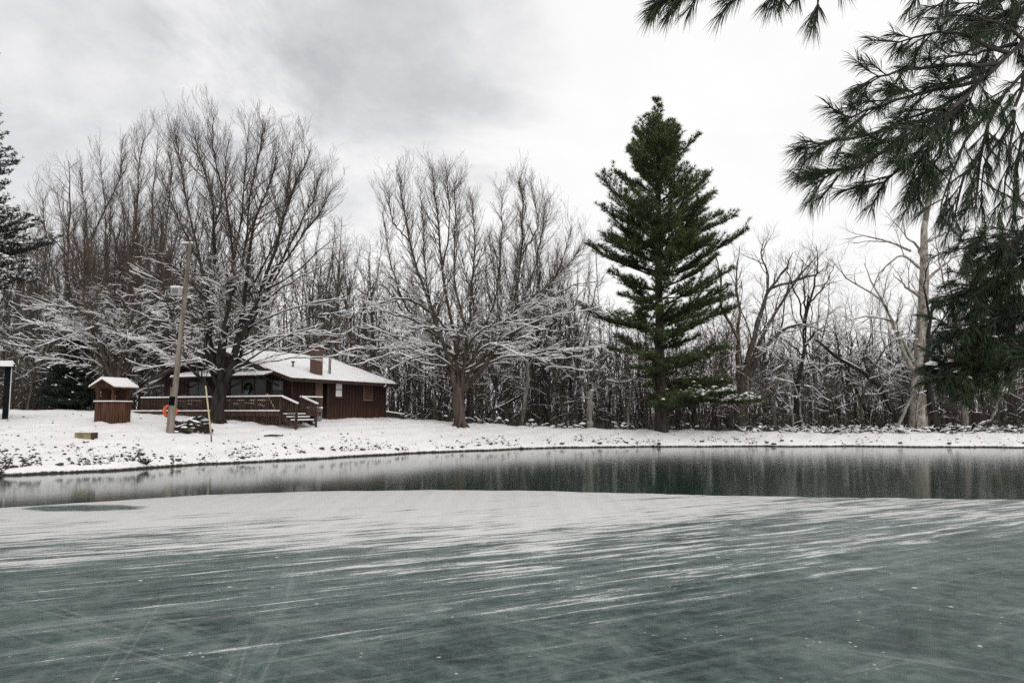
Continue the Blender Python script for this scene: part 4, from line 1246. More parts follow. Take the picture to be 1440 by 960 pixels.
# ------------------------------------------------------------------ the pine overhead, close to the camera
def near_pine():
    R = random.Random(301); rng = np.random.default_rng(301)
    bx, by = 5.3, 4.0
    base = Vector((bx, by, gz(bx, by)))
    root = empty('pine_tree', base)
    tag(root, 'overhanging pine close to the camera with long needled drooping boughs', 'tree')
    off = np.array(base)
    loc = lambda ch: [(v - off, f, m) for v, f, m in ch]
    T = Bare(302)
    tr = T.stem([base - Vector((0, 0, .3)), base + Vector((0.05, 0, 3)), base + Vector((0, 0.1, 7)), base + Vector((0.1, 0, 13))], 0.27, 0.06, 12, 12, 0.02)
    link('trunk', np_mesh('trunk', loc(tube_chunks(T.trunk)), M['bark_pine']), root)

    def bough(main, subs, length, width, n_need, tw_len, tw_den, r0, snow=0.0, droop=0.35, ssize=0.03, spread=0.55):
        """main: [(u, v, depth)] ; subs: list of the same; first point of main joins the trunk"""
        W = Bare(R.randint(0, 10 ** 6))
        pts = [at(u, v, d) for u, v, d in main]
        z0 = pts[0].z + 0.35
        pts = [Vector((bx, by, z0)) + (pts[0] - Vector((bx, by, pts[0].z))) * 0.0] + pts
        paths = [W.stem(pts, r0, 0.006, 16, 7, 0.008, 0.7, store='twigs')]
        P, Dv, SPT = [], [], []
        for s in subs:
            paths.append(W.stem([at(u, v, d) for u, v, d in s], 0.011, 0.0035, 9, 5, 0.01, 0.8, store='twigs'))
        for pi, path in enumerate(paths):
            pp, rr = path
            tot = sum((pp[i + 1] - pp[i]).length for i in range(len(pp) - 1))
            t0 = 0.55 if pi == 0 else 0.12
            m = int(tot * tw_den * (1 - t0))
            for j in range(m):
                t = t0 + (1 - t0) * (j + R.random()) / m
                q, tn, _ = lerp_path(pp, rr, t)
                d = (tn * 0.9 + W.rv() * 0.75 + Vector((0, 0, -0.12))).normalized()
                tw = W.grow(q, d, tw_len * R.uniform(0.5, 1.2), 0.0035, 3, 0.13, -0.03, 4, 0.6)
                for f in (0.35, 0.55, 0.72, 0.86, 0.99, 0.99):
                    x, tx, _ = lerp_path(tw[0], tw[1], f)
                    P.append(tuple(x)); Dv.append(tuple(tx))
                if R.random() < snow:
                    x, tx, _ = lerp_path(tw[0], tw[1], R.uniform(0.5, 1.0))
                    SPT.append(tuple(x + Vector((0, 0, ssize * 0.4))))
            e, te, _ = lerp_path(pp, rr, 0.999)
            for f in range(4):
                P.append(tuple(e)); Dv.append(tuple(te))
        b = link('bough', np_mesh('bough', loc(tube_chunks(W.twigs)), M['bark_pine']), root)
        ch = needles(np.array(P), np.array(Dv), n_need, length, width, spread, rng, droop, bend=True)
        link('needles', np_mesh('needles', loc(ch), M['needle_near'], False), b)
        if SPT:
            sp = np.array(SPT)
            link('snow_cover', np_mesh('snow_cover', loc(lumps(sp, ssize * rng.uniform(0.5, 1.5, len(sp)), rng)), M['snow']), b)

    # the big bough sweeping down to the left
    bough([(1560, -40, 3.9), (1480, 20, 3.7), (1440, 57, 3.6), (1405, 89, 3.5), (1370, 122, 3.45), (1343, 157, 3.4), (1307, 206, 3.35), (1285, 240, 3.3)],
          [[(1405, 89, 3.5), (1330, 92, 3.4), (1262, 100, 3.3), (1215, 118, 3.25)], [(1380, 112, 3.5), (1300, 130, 3.4), (1230, 152, 3.3), (1190, 168, 3.25)],
           [(1343, 157, 3.4), (1260, 178, 3.3), (1185, 196, 3.2), (1128, 210, 3.15)], [(1330, 172, 3.4), (1245, 215, 3.25), (1185, 238, 3.2), (1150, 256, 3.15)],
           [(1312, 198, 3.35), (1265, 240, 3.3), (1222, 264, 3.25)], [(1420, 75, 3.55), (1350, 50, 3.5), (1295, 48, 3.45), (1262, 60, 3.4)],
           [(1370, 122, 3.45), (1310, 155, 3.6), (1262, 172, 3.7), (1210, 200, 3.75)], [(1350, 145, 3.4), (1322, 215, 3.45), (1300, 262, 3.5)],
           [(1390, 100, 3.5), (1320, 120, 3.7), (1270, 128, 3.8)], [(1440, 57, 3.6), (1400, 30, 3.6), (1345, 22, 3.6)], [(1430, 62, 3.6), (1370, 75, 3.9), (1310, 84, 4.0)], [(1360, 135, 3.4), (1300, 180, 3.1), (1240, 200, 3.05)]],
          0.105, 0.0027, 10, 0.13, 22, 0.014, snow=0.03, droop=0.12, spread=0.6, ssize=0.02)
    # thin hanging boughs further right
    bough([(1600, 20, 4.2), (1500, 60, 4.1), (1440, 100, 4.0), (1400, 150, 4.0), (1378, 215, 4.0), (1372, 285, 4.0)],
          [[(1440, 100, 4.0), (1425, 170, 4.0), (1418, 240, 4.0), (1405, 300, 4.0)], [(1470, 80, 4.1), (1455, 160, 4.1), (1450, 240, 4.1), (1440, 320, 4.1)], [(1400, 150, 4.0), (1360, 190, 4.0), (1335, 250, 4.0), (1322, 300, 4.0)],
           [(1378, 215, 4.0), (1350, 260, 4.0), (1345, 310, 4.0)], [(1425, 170, 4.0), (1390, 220, 4.2), (1380, 270, 4.2)], [(1480, 100, 4.2), (1430, 130, 4.4), (1400, 190, 4.4)], [(1455, 160, 4.1), (1430, 220, 4.2), (1425, 300, 4.2)]],
          0.11, 0.0026, 8, 0.14, 17, 0.014, snow=0.05, droop=0.4, ssize=0.022)
    # bough above the frame whose tips hang in along the top edge
    bough([(1650, -260, 3.6), (1480, -190, 3.4), (1330, -130, 3.2), (1200, -85, 3.1), (1080, -50, 3.0), (1000, -25, 3.0), (930, 2, 3.0)],
          [[(1200, -85, 3.1), (1165, -35, 3.05), (1150, 8, 3.0)], [(1080, -50, 3.0), (1050, -20, 3.0), (1030, -4, 3.0)], [(1250, -100, 3.15), (1170, -60, 3.1), (1110, -25, 3.1), (1090, -8, 3.1)], [(1040, -38, 3.0), (985, -22, 3.0), (950, -6, 3.0)],
           [(1400, -160, 3.3), (1360, -60, 3.3), (1325, 5, 3.3)], [(1480, -190, 3.4), (1420, -80, 3.4), (1400, -10, 3.4)], [(1340, -130, 3.2), (1310, -50, 3.2), (1290, -6, 3.2)]],
          0.10, 0.0027, 9, 0.10, 15, 0.016, droop=0.2)
    # top right corner
    bough([(1620, -120, 4.4), (1540, -60, 4.3), (1480, -20, 4.2), (1420, 15, 4.1), (1370, 40, 4.0)],
          [[(1500, -30, 4.2), (1440, -10, 4.1), (1390, 2, 4.1), (1350, 5, 4.1)], [(1480, -20, 4.2), (1450, 30, 4.2), (1420, 70, 4.2)], [(1520, -40, 4.2), (1490, 40, 4.2), (1460, 90, 4.2)], [(1450, 0, 4.1), (1410, 40, 4.1), (1385, 80, 4.1)]],
          0.11, 0.0028, 11, 0.15, 24, 0.018, droop=0.2)
    # dense boughs low on the right, a little further off
    mains = [([(1620, 250, 6.2), (1520, 300, 6.0), (1450, 330, 5.9), (1395, 350, 5.8), (1376, 372, 5.7)], 0), ([(1620, 330, 6.4), (1520, 360, 6.2), (1440, 385, 6.0), (1380, 405, 5.9), (1362, 425, 5.8)], 1),
             ([(1640, 400, 6.2), (1530, 420, 6.1), (1440, 440, 6.0), (1375, 455, 5.9), (1352, 466, 5.8)], 2), ([(1640, 440, 6.5), (1530, 460, 6.3), (1430, 485, 6.1), (1360, 505, 5.9), (1322, 520, 5.8)], 3),
             ([(1640, 470, 6.0), (1540, 490, 5.9), (1460, 505, 5.8), (1400, 520, 5.8), (1360, 530, 5.7)], 4), ([(1600, 290, 6.8), (1520, 310, 6.7), (1460, 345, 6.6), (1420, 375, 6.5)], 5), ([(1600, 360, 6.9), (1520, 400, 6.8), (1450, 420, 6.7), (1400, 440, 6.6)], 6), ([(1640, 430, 6.9), (1540, 450, 6.8), (1480, 470, 6.6), (1420, 500, 6.5)], 7)]
    for mn, k in mains:
        subs = []
        for f in range(9):
            i = R.choice([1, 2, 2, 3, 3])
            u, v, d = mn[min(i, len(mn) - 1)]
            du = R.uniform(-80, -30) if f < 6 else R.uniform(-30, 30)
            u += R.uniform(-20, 20)
            dv = R.uniform(-8, 34)
            subs.append([(u, v, d), (u + du * 0.5, v + dv * 0.35, d - R.uniform(-0.2, 0.3)), (max(u + du, 1345 - 6 * k), v + dv, d - R.uniform(-0.3, 0.5))])
        bough(mn, subs, 0.12, 0.0048, 9, 0.20, 12, 0.018, snow=0.06, droop=0.06, ssize=0.03, spread=0.5)


near_pine()


# ------------------------------------------------------------------ the cabin
Z0 = 1.82
HB = empty('cabin', (-12.6, 44.0, Z0), math.radians(-25))
tag(HB, 'low red brown wooden cabin with snowy roof, brick chimney and front deck', 'cabin')
EAVE, RIDGE, W, LEN = 2.50, 4.22, 10.2, 9.35
ax = -W / 2 - 0.2
# front gable wall
m = MB(); m.prism([(-W, -0.5), (0, -0.5), (0, EAVE - 0.06), (ax, RIDGE - 0.22), (-W, EAVE - 0.06)], 'y', 0.0, 0.16)
x = -W + 0.15
while x < -0.02:
    if not (-4.72 < x < -1.75):
        top = EAVE - 0.1 + (RIDGE - EAVE - 0.16) * (1 - abs(x - ax) / (W / 2 + 0.2)) - 0.08
        m.box(x - 0.028, x + 0.028, -0.024, 0.0, -0.45, max(top, 1.0))
    x += 0.31
m.build('front_wall', M['siding'], HB)


def side_wall(y0, y1, x0=0.0):
    m = MB(); m.box(x0 - 0.16, x0, y0, y1, -0.02, EAVE - 0.02)
    y = y0 + 0.05
    while y < y1:
        m.box(x0, x0 + 0.024, y - 0.026, y + 0.026, -0.02, EAVE - 0.04)
        y += 0.305
    return m


side_wall(0.16, 2.0).build('side_wall', M['siding'], HB)
wing = side_wall(3.2, LEN)
wing.box(-0.7, -0.16, 3.2, 3.34, -0.02, EAVE - 0.02)
wing.build('side_wall', M['siding'], HB)
m = MB(); m.box(-0.75, -0.68, 1.9, 3.3, -0.4, EAVE); m.box(-0.7, 0.0, 1.86, 2.0, -0.4, EAVE); m.box(-W, -W + 0.16, 0.16, LEN, -0.4, EAVE); m.box(-W + 0.16, -0.16, LEN - 0.16, LEN - 0.002, -0.4, EAVE)
m.build('rear_wall', M['siding'], HB)
m = MB(); m.box(-0.14, -0.01, 3.22, LEN - 0.02, -0.9, -0.024); m.build('foundation', M['foundation'], HB)
for yy in (0.005, 3.2, LEN):
    m = MB(); m.box(-0.03, 0.05, yy - 0.06, yy + 0.06, -0.45, EAVE - 0.03); m.build('corner_board', M['trim'], HB)

# roof: two slopes with thickness, overhanging; snow lies on each
rx0, rx1 = -W - 0.75, 0.55
slope = (RIDGE - EAVE) / (W / 2 + 0.2)


def rz(x): return RIDGE - slope * abs(x - ax)


def roof_prism(o0, o1, dz0, dz1, y0, y1, name, mt, parent, m=None):
    mm = MB()
    mm.prism([(rx0 + o0, rz(rx0 + o0) + dz0), (ax, RIDGE + dz0), (rx1 - o1, rz(rx1 - o1) + dz0), (rx1 - o1, rz(rx1 - o1) + dz1), (ax, RIDGE + dz1), (rx0 + o0, rz(rx0 + o0) + dz1)], 'y', y0, y1)
    return mm.build(name, mt, parent)


roof = roof_prism(0, 0, -0.17, 0.0, -0.70, LEN + 0.75, 'roof', M['trim'], HB)
# snow sheet: soft, slightly uneven, with a rolled edge
sx_ = np.linspace(rx0 + 0.05, rx1 - 0.03, 60); sy_ = np.linspace(-0.64, LEN + 0.70, 60)
SX, SY = np.meshgrid(sx_, sy_)
edge_d = np.minimum.reduce([SX - sx_[0], sx_[-1] - SX, SY - sy_[0], sy_[-1] - SY])
TH_ = 0.13 * np.clip(edge_d / 0.10, 0, 1) ** 0.5 + 0.012 * np.sin(SX * 3.1 + SY) + 0.010 * np.sin(SY * 4.3 - SX * 1.7)
SZ = RIDGE - slope * np.abs(SX - ax) + 0.004 + np.maximum(TH_, 0.0)
i_ = (np.arange(59)[:, None] * 60 + np.arange(59)[None, :]).ravel()
link('snow_cover', np_mesh('snow_cover', [(np.stack([SX.ravel(), SY.ravel(), SZ.ravel()], 1), np.stack([i_, i_ + 1, i_ + 61, i_ + 60], 1), 0)], M['snow']), roof)
m = MB()
m.prism([(rx0 - 0.02, rz(rx0) - 0.22), (ax, RIDGE - 0.21), (rx1 + 0.02, rz(rx1) - 0.22), (rx1 + 0.02, rz(rx1) + 0.01), (ax, RIDGE + 0.012), (rx0 - 0.02, rz(rx0) + 0.01)], 'y', -0.745, -0.702)
m.box(rx1 + 0.002, rx1 + 0.032, -0.70, LEN + 0.75, rz(rx1) - 0.19, rz(rx1) + 0.02)
m.build('fascia', M['trim'], roof)

# chimney, vent pipe, roof vent
cz = rz(-0.3)
ch = MB(); ch.box(-0.42, 0.06, 2.02, 2.68, -0.5, cz - 0.25); ch.box(-0.42, 0.02, 2.03, 2.67, cz - 0.25, 4.24)
ch.box(-0.46, 0.06, 1.99, 2.71, 4.24, 4.36)
chim = ch.build('chimney', M['brick'], HB)
m = MB(); m.box(-0.36, -0.04, 2.12, 2.58, 4.36, 4.46); m.build('chimney_cap', M['dark_metal'], chim)
m = MB(); m.box(-0.45, 0.05, 2.0, 2.70, 4.362, 4.405); m.box(-0.35, -0.05, 2.13, 2.57, 4.462, 4.51); m.build('snow_cover', M['snow'], chim)
vz = rz(-0.5)
m = MB(); m.tube([(-0.5, 4.0, vz - 0.1), (-0.5, 4.0, vz + 1.0)], 0.085, 10); m.tube([(-0.5, 4.0, vz + 1.05), (-0.5, 4.0, vz + 1.13)], [0.16, 0.05], 10); m.tube([(-0.5, 4.0, vz + 1.0), (-0.5, 4.0, vz + 1.05)], 0.03, 6)
m.build('vent_pipe', M['grey_metal'], HB)
vx = -1.6; vz = rz(vx) + 0.1
m = MB(); m.tube([(vx, 1.9, vz - 0.1), (vx, 1.9, vz + 0.28)], 0.05, 8); m.tube([(vx, 1.9, vz + 0.28), (vx, 1.9, vz + 0.36)], [0.13, 0.09], 8); m.build('roof_vent', M['dark_metal'], HB)

# wing windows
def window_side(y, w, z0, z1, pane_m, frame_m, muntin, sill=True):
    f = MB()
    t = 0.06
    f.box(0.026, 0.06, y - w / 2 - t, y - w / 2, z0 - t, z1 + t); f.box(0.026, 0.06, y + w / 2, y + w / 2 + t, z0 - t, z1 + t)
    f.box(0.026, 0.06, y - w / 2, y + w / 2, z1, z1 + t); f.box(0.026, 0.06, y - w / 2, y + w / 2, z0 - t, z0)
    if muntin:
        f.box(0.034, 0.054, y - w / 2, y + w / 2, (z0 + z1) / 2 - 0.022, (z0 + z1) / 2 + 0.022)
    fo = f.build('window', frame_m, HB)
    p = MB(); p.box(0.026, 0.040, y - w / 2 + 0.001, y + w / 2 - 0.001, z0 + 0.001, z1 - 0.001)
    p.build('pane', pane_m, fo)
    s = MB(); s.box(0.026, 0.11, y - w / 2 - 0.1, y + w / 2 + 0.1, z0 - t - 0.05, z0 - t - 0.002); s.build('sill', frame_m, fo)
    return fo


window_side(4.25, 0.62, 1.38, 2.22, M['pane_reflection'], M['panel'], True)['label'] = 'small window with painted pale reflection'
window_side(7.3, 0.86, 1.25, 2.28, M['panel'], M['frame_pale'], False)['label'] = 'boarded brown window'

# front: wide dark glass door, window, awning
f = MB()
for x in (-4.65, -3.72, -2.78, -1.85):
    f.box(x - 0.05, x + 0.05, -0.05, -0.004, 0.46, 2.36)
f.box(-4.6, -1.9, -0.05, -0.004, 2.36, 2.46)
dr = f.build('glass_door', M['trim'], HB)
m = MB()
for x in (-4.65, -3.72, -2.78):
    m.box(x + 0.051, x + 0.879, -0.03, -0.006, 0.47, 2.355)
m.build('pane', M['glass'], dr)
m = MB(); m.bar((-2.72, -0.07, 1.2), (-2.72, -0.07, 1.55), 0.03, 0.03); m.build('handle', M['grey_metal'], dr)
f = MB(); f.box(-1.45, -0.55, -0.06, -0.004, 2.20, 2.27); f.box(-1.45, -0.55, -0.06, -0.004, 1.18, 1.25); f.box(-1.45, -1.38, -0.06, -0.004, 1.25, 2.2); f.box(-0.62, -0.55, -0.06, -0.004, 1.25, 2.2)
wd = f.build('window', M['trim'], HB)
m = MB(); m.box(-1.379, -0.621, -0.035, -0.006, 1.251, 2.199); m.build('pane', M['glass'], wd)
m = MB(); m.box(-1.37, -0.63, -0.045, -0.037, 1.70, 2.19); m.build('grey_pane', M['grey_pane'], wd)  # grey sheet over the glass, its reflection put in as colour
f = MB(); f.box(-8.0, -6.4, -0.06, -0.004, 1.15, 2.3); wd = f.build('window', M['trim'], HB)
m = MB(); m.box(-7.92, -7.24, -0.07, -0.061, 1.22, 2.23); m.box(-7.16, -6.48, -0.07, -0.061, 1.22, 2.23); m.build('pane', M['glass'], wd)
aw = MB(); aw.prism([(-1.45, 2.42), (-1.45, 2.50), (-0.005, 2.84), (-0.005, 2.76)], 'x', -8.1, -0.75)
awn = aw.build('awning', M['trim'], HB)
m = MB(); m.prism([(-1.46, 2.502), (-1.40, 2.60), (-0.03, 2.93), (-0.03, 2.845)], 'x', -8.08, -0.78); m.build('snow_cover', M['snow'], awn)
for x in (-7.9, -4.6, -0.95):
    m = MB(); m.bar((x, -1.3, 2.42), (x, -0.02, 1.9), 0.07, 0.07); m.build('bracket', M['trim'], awn)

# deck
DY = -2.5; DX0, DX1 = -9.15, 1.40; DZ = 0.46
d = MB(); d.box(DX0 - 1.1, DX1, DY, -0.03, DZ - 0.05, DZ); d.box(0.05, DX1, -0.03, 1.0, DZ - 0.05, DZ); d.box(DX0 - 1.1, DX1, DY + 0.02, DY + 0.07, DZ - 0.27, DZ - 0.051); d.box(DX1 - 0.07, DX1 - 0.02, DY + 0.07, 0.95, DZ - 0.27, DZ - 0.051)
deck = d.build('deck', M['deck_wood'], HB)
gx_ = np.linspace(DX0 - 1.1, DX1 - 0.01, 80); gy_ = np.linspace(DY - 0.01, -0.25, 16); SX, SY = np.meshgrid(gx_, gy_)
front_ = np.clip((-0.75 - SY + 0.35 * np.sin(SX * 1.9) + 0.2 * np.sin(SX * 4.7)) / 0.5, 0, 1)
SZ = DZ - 0.02 + 0.085 * front_ + 0.008 * np.sin(SX * 9) * front_
i_ = (np.arange(15)[:, None] * 80 + np.arange(79)[None, :]).ravel()
skirt_v = np.stack([gx_, np.full(80, DY - 0.01), np.full(80, DZ + 0.003)], 1); sk_i = np.arange(79)
link('snow_cover', np_mesh('snow_cover', [(np.stack([SX.ravel(), SY.ravel(), SZ.ravel()], 1), np.stack([i_, i_ + 1, i_ + 81, i_ + 80], 1), 0), (np.concatenate([skirt_v, np.stack([gx_, np.full(80, DY - 0.01), SZ[0]], 1)]), np.stack([sk_i, sk_i + 1, sk_i + 81, sk_i + 80], 1), 0)], M['snow'], False), deck)
rail = MB(); sn = MB(); H = 1.24
xx = DX0
posts = [DX0 + k * (DX1 - DX0) / 6 for k in range(7)]
for x in posts:
    rail.box(x - 0.05, x + 0.05, DY + 0.02, DY + 0.12, -0.25, H - 0.04)
rail.box(DX0 - 0.06, DX1 + 0.06, DY - 0.02, DY + 0.15, H - 0.04, H); rail.box(DX0, DX1, DY + 0.05, DY + 0.09, H - 0.14, H - 0.06); rail.box(DX0, DX1, DY + 0.05, DY + 0.09, DZ + 0.08, DZ + 0.14)
sn.box(DX0 - 0.05, DX1 + 0.05, DY - 0.015, DY + 0.145, H + 0.002, H + 0.075)
x = DX0 + 0.1
while x < DX1 - 0.05:
    rail.box(x - 0.019, x + 0.019, DY + 0.012, DY + 0.048, DZ + 0.05, H - 0.06)
    x += 0.125
rail.box(DX0 - 0.05, DX0 + 0.05, -0.14, -0.04, 0, H - 0.04); rail.box(DX0 - 0.08, DX0 + 0.08, DY + 0.15, -0.03, H - 0.04, H)
y = DY + 0.2
while y < -0.15:
    rail.box(DX0 - 0.018, DX0 + 0.018, y - 0.018, y + 0.018, DZ + 0.05, H - 0.04); y += 0.125
# short rail beyond the stairs
Y2 = -0.85
rail.box(DX1 - 0.05, DX1 + 0.05, Y2, Y2 + 0.1, -0.25, H - 0.04); rail.box(DX1 - 0.08, DX1 + 0.08, Y2 - 0.02, 0.95, H - 0.04, H); sn.box(DX1 - 0.075, DX1 + 0.075, Y2 - 0.01, 0.94, H + 0.002, H + 0.07)
y = Y2 + 0.15
while y < 0.9:
    rail.box(DX1 - 0.018, DX1 + 0.018, y - 0.018, y + 0.018, DZ + 0.05, H - 0.04); y += 0.125
ro = rail.build('railing', M['deck_wood'], deck); sn.build('snow_cover', M['snow'], deck)
st = MB(); ss = MB()
for k in range(3):
    zt_ = DZ - 0.16 * (k + 1) + 0.0
    st.box(DX1 + 0.02 + 0.30 * k, DX1 + 0.34 + 0.30 * k, DY + 0.14, Y2 + 0.02, zt_ - 0.05, zt_)
    ss.box(DX1 + 0.025 + 0.30 * k, DX1 + 0.345 + 0.30 * k, DY + 0.135, Y2 + 0.01, zt_ + 0.002, zt_ + 0.06)
for yy in (DY + 0.08, Y2 + 0.03):
    st.prism([(DX1 + 0.01, DZ - 0.05), (DX1 + 1.05, -0.32), (DX1 + 0.70, -0.32), (DX1 + 0.01, DZ - 0.45)], 'y', yy, yy + 0.05)
    st.box(DX1 + 0.98, DX1 + 1.08, yy - 0.02, yy + 0.08, -0.5, 0.82)
    st.bar((DX1, yy + 0.03, H - 0.02), (DX1 + 1.12, yy + 0.03, 0.82), 0.15, 0.04)
    ss.bar((DX1 + 0.01, yy + 0.03, H + 0.04), (DX1 + 1.12, yy + 0.03, 0.88), 0.14, 0.07)
    for k in range(7):
        xq = DX1 + 0.12 + k * 0.125
        zq = H - (H - 0.82) * (xq - DX1) / 1.12
        st.box(xq - 0.018, xq + 0.018, yy + 0.012, yy + 0.048, zq - 0.72, zq - 0.03)
so_ = st.build('stairs', M['deck_wood'], deck); so_2 = ss.build('stair_snow', M['snow'], deck)
la = MB()
for k in range(26):
    x0 = -2.4 + k * 0.14
    la.bar((x0, DY + 0.04, -0.22), (x0 + 0.40, DY + 0.04, DZ - 0.28), 0.02, 0.035); la.bar((x0 + 0.40, DY + 0.062, -0.22), (x0, DY + 0.062, DZ - 0.28), 0.02, 0.035)
la.build('lattice', M['deck_wood'], deck)
sk = MB(); sk.box(DX0 - 0.9, -2.3, DY + 0.10, DY + 0.14, -0.4, DZ - 0.28); sk.build('skirt_board', M['trim'], deck)

HM = HB.matrix_world.copy()
from mathutils import Matrix
HM = Matrix.Translation(HB.location) @ Matrix.Rotation(math.radians(-25), 4, 'Z')


def hp(x, y, z): return HM @ Vector((x, y, z))


# wreath on the door
wr = empty('wreath', hp(-3.25, -0.09, 1.86), math.radians(-25))
tag(wr, 'round evergreen holiday wreath with pale bow hung on the glass door', 'wreath')
rngw = np.random.default_rng(4)
a = rngw.uniform(0, 2 * PI, 420); rr = 0.23 + rngw.normal(0, 0.03, 420)
Pw = np.stack([np.cos(a) * rr, rngw.normal(0, 0.02, 420), np.sin(a) * rr], 1)
Dw = rngw.normal(size=(420, 3)); Dw /= np.linalg.norm(Dw, axis=1, keepdims=True)
link('greenery', np_mesh('greenery', needles(Pw, Dw, 5, 0.09, 0.018, 0.6, rngw), M['wreath_green'], False), wr)
m = MB()
for sgn in (-1, 1):
    m.prism([(0, -0.20), (sgn * 0.12, -0.14), (sgn * 0.13, -0.27)], 'y', -0.05, -0.02); m.prism([(0, -0.2), (sgn * 0.03, -0.22), (sgn * 0.09, -0.40), (sgn * 0.04, -0.40)], 'y', -0.045, -0.025)
m.build('bow', M['white_paint'], wr)

# deck chairs
def make_chair():
    c = empty('deck_chair', (0, 0, 0))
    for x in (-0.30, 0.30):
        m = MB(); m.box(x - 0.035, x + 0.035, -0.42, -0.34, 0, 0.56); m.build('leg', M['chair_wood'], c)
        m = MB(); m.bar((x, -0.40, 0.36), (x, 0.55, 0.03), 0.05, 0.10); m.build('leg', M['chair_wood'], c)
        m = MB(); m.box(x - 0.07, x + 0.07, -0.48, 0.30, 0.56, 0.59); ar = m.build('armrest', M['chair_wood'], c)
        m = MB(); m.box(x - 0.068, x + 0.068, -0.475, 0.10, 0.592, 0.645); m.build('snow_cover', M['snow'], ar)
    m = MB()
    for k in range(6):
        y = -0.42 + k * 0.11; z = 0.40 - (y + 0.42) * 0.35
        m.box(-0.27, 0.27, y, y + 0.09, z - 0.02, z)
    se = m.build('seat', M['chair_wood'], c)
    m = MB()
    for k in range(5):
        y = -0.42 + k * 0.11; z = 0.402 - (y + 0.42) * 0.35
        m.box(-0.26, 0.26, y, y + 0.105, z, z + 0.05)
    m.build('snow_cover', M['snow'], se)
    m = MB()
    for k in range(6):
        x = -0.27 + k * 0.108
        top = 1.02 - 0.9 * (x) ** 2
        m.bar((x, 0.10, 0.22), (x * 1.1, 0.42, top), 0.085, 0.02, up=(0, 1, 0))
    m.bar((-0.32, 0.33, 0.62), (0.32, 0.33, 0.62), 0.03, 0.06)
    m.build('backrest', M['chair_wood'], c)
    return c


ch0 = make_chair()
for i, (x, y, r, lab) in enumerate([(-2.75, -1.35, 20, 'snowy wooden deck chair below the wreath, beside the small deck table'), (-1.05, -1.35, -14, 'snowy wooden deck chair on the deck nearest to the stairs'), (-7.55, -1.2, 8, 'wooden deck chair on the deck behind the leaning pole, farthest from the stairs'), (-6.05, -1.25, -10, 'wooden deck chair seen through the railing between the pole and big maple trunk')]):
    c = ch0 if i == 0 else copy_tree(ch0)
    c.location = hp(x, y, DZ + 0.005); c.rotation_euler = (0, 0, math.radians(-25 + r))
    tag(c, lab, 'chair', 'wooden chairs on the cabin deck')
tb = empty('deck_table', hp(-1.9, -1.25, DZ + 0.005), math.radians(-25))
tag(tb, 'small low wooden table between two snowy chairs on the deck', 'table')
m = MB(); m.box(-0.26, 0.26, -0.22, 0.22, 0.42, 0.45); tt = m.build('tabletop', M['chair_wood'], tb)
m = MB(); m.box(-0.25, 0.25, -0.21, 0.21, 0.452, 0.49); m.build('snow_cover', M['snow'], tt)
for x in (-0.22, 0.22):
    for y in (-0.18, 0.18):
        m = MB(); m.box(x - 0.02, x + 0.02, y - 0.02, y + 0.02, 0, 0.42); m.build('leg', M['chair_wood'], tb)

# grey utility box by the chimney
p = hp(0.55, 1.35, 0); p.z = gz(p.x, p.y) - 0.04
ub = empty('utility_box', p, math.radians(-25))
tag(ub, 'grey metal box with a snow covered lid beside the brick chimney', 'box')
m = MB(); m.box(-0.32, 0.32, -0.30, 0.30, 0, 0.66); bd = m.build('body', M['grey_metal'], ub)
m = MB()
for k in range(7):
    m.box(-0.26, 0.26, -0.312, -0.301, 0.08 + k * 0.075, 0.115 + k * 0.075)
m.build('louvre', M['dark_metal'], bd)
m = MB(); m.box(-0.35, 0.35, -0.33, 0.33, 0.662, 0.70); ld = m.build('lid', M['grey_metal'], ub)
m = MB(); m.box(-0.345, 0.345, -0.325, 0.325, 0.702, 0.79); m.build('snow_cover', M['snow'], ld)

# low snow topped rail at the cabin's far corner
p0 = at(541, 580, 52.7); p1 = at(568, 580, 53.2)
g0 = Vector((p0.x, p0.y, gz(p0.x, p0.y))); g1 = Vector((p1.x, p1.y, gz(p1.x, p1.y)))
fr = empty('rail_fence', g0)
tag(fr, 'low dark board rail with snow on top at the far corner of the cabin', 'fence')
ztop = [at(541, 578.5, 52.7).z - g0.z, at(568, 582.5, 53.2).z - g0.z]; dl = g1 - g0
m = MB(); m.bar((0, 0, ztop[0] - 0.03), (dl.x, dl.y, ztop[1] - 0.03), 0.14, 0.05); m.bar((0, 0, ztop[0] - 0.26), (dl.x, dl.y, ztop[1] - 0.26), 0.05, 0.32); m.build('board', M['trim'], fr)
m = MB(); m.bar((0, 0, ztop[0] + 0.04), (dl.x, dl.y, ztop[1] + 0.04), 0.15, 0.08); m.build('snow_cover', M['snow'], fr)
for f in (0.05, 0.55, 0.97):
    m = MB(); q = dl * f; zt_ = ztop[0] + (ztop[1] - ztop[0]) * f
    m.box(q.x - 0.05, q.x + 0.05, q.y + 0.03, q.y + 0.12, q.z - 0.3, zt_ - 0.06); m.build('post', M['trim'], fr)

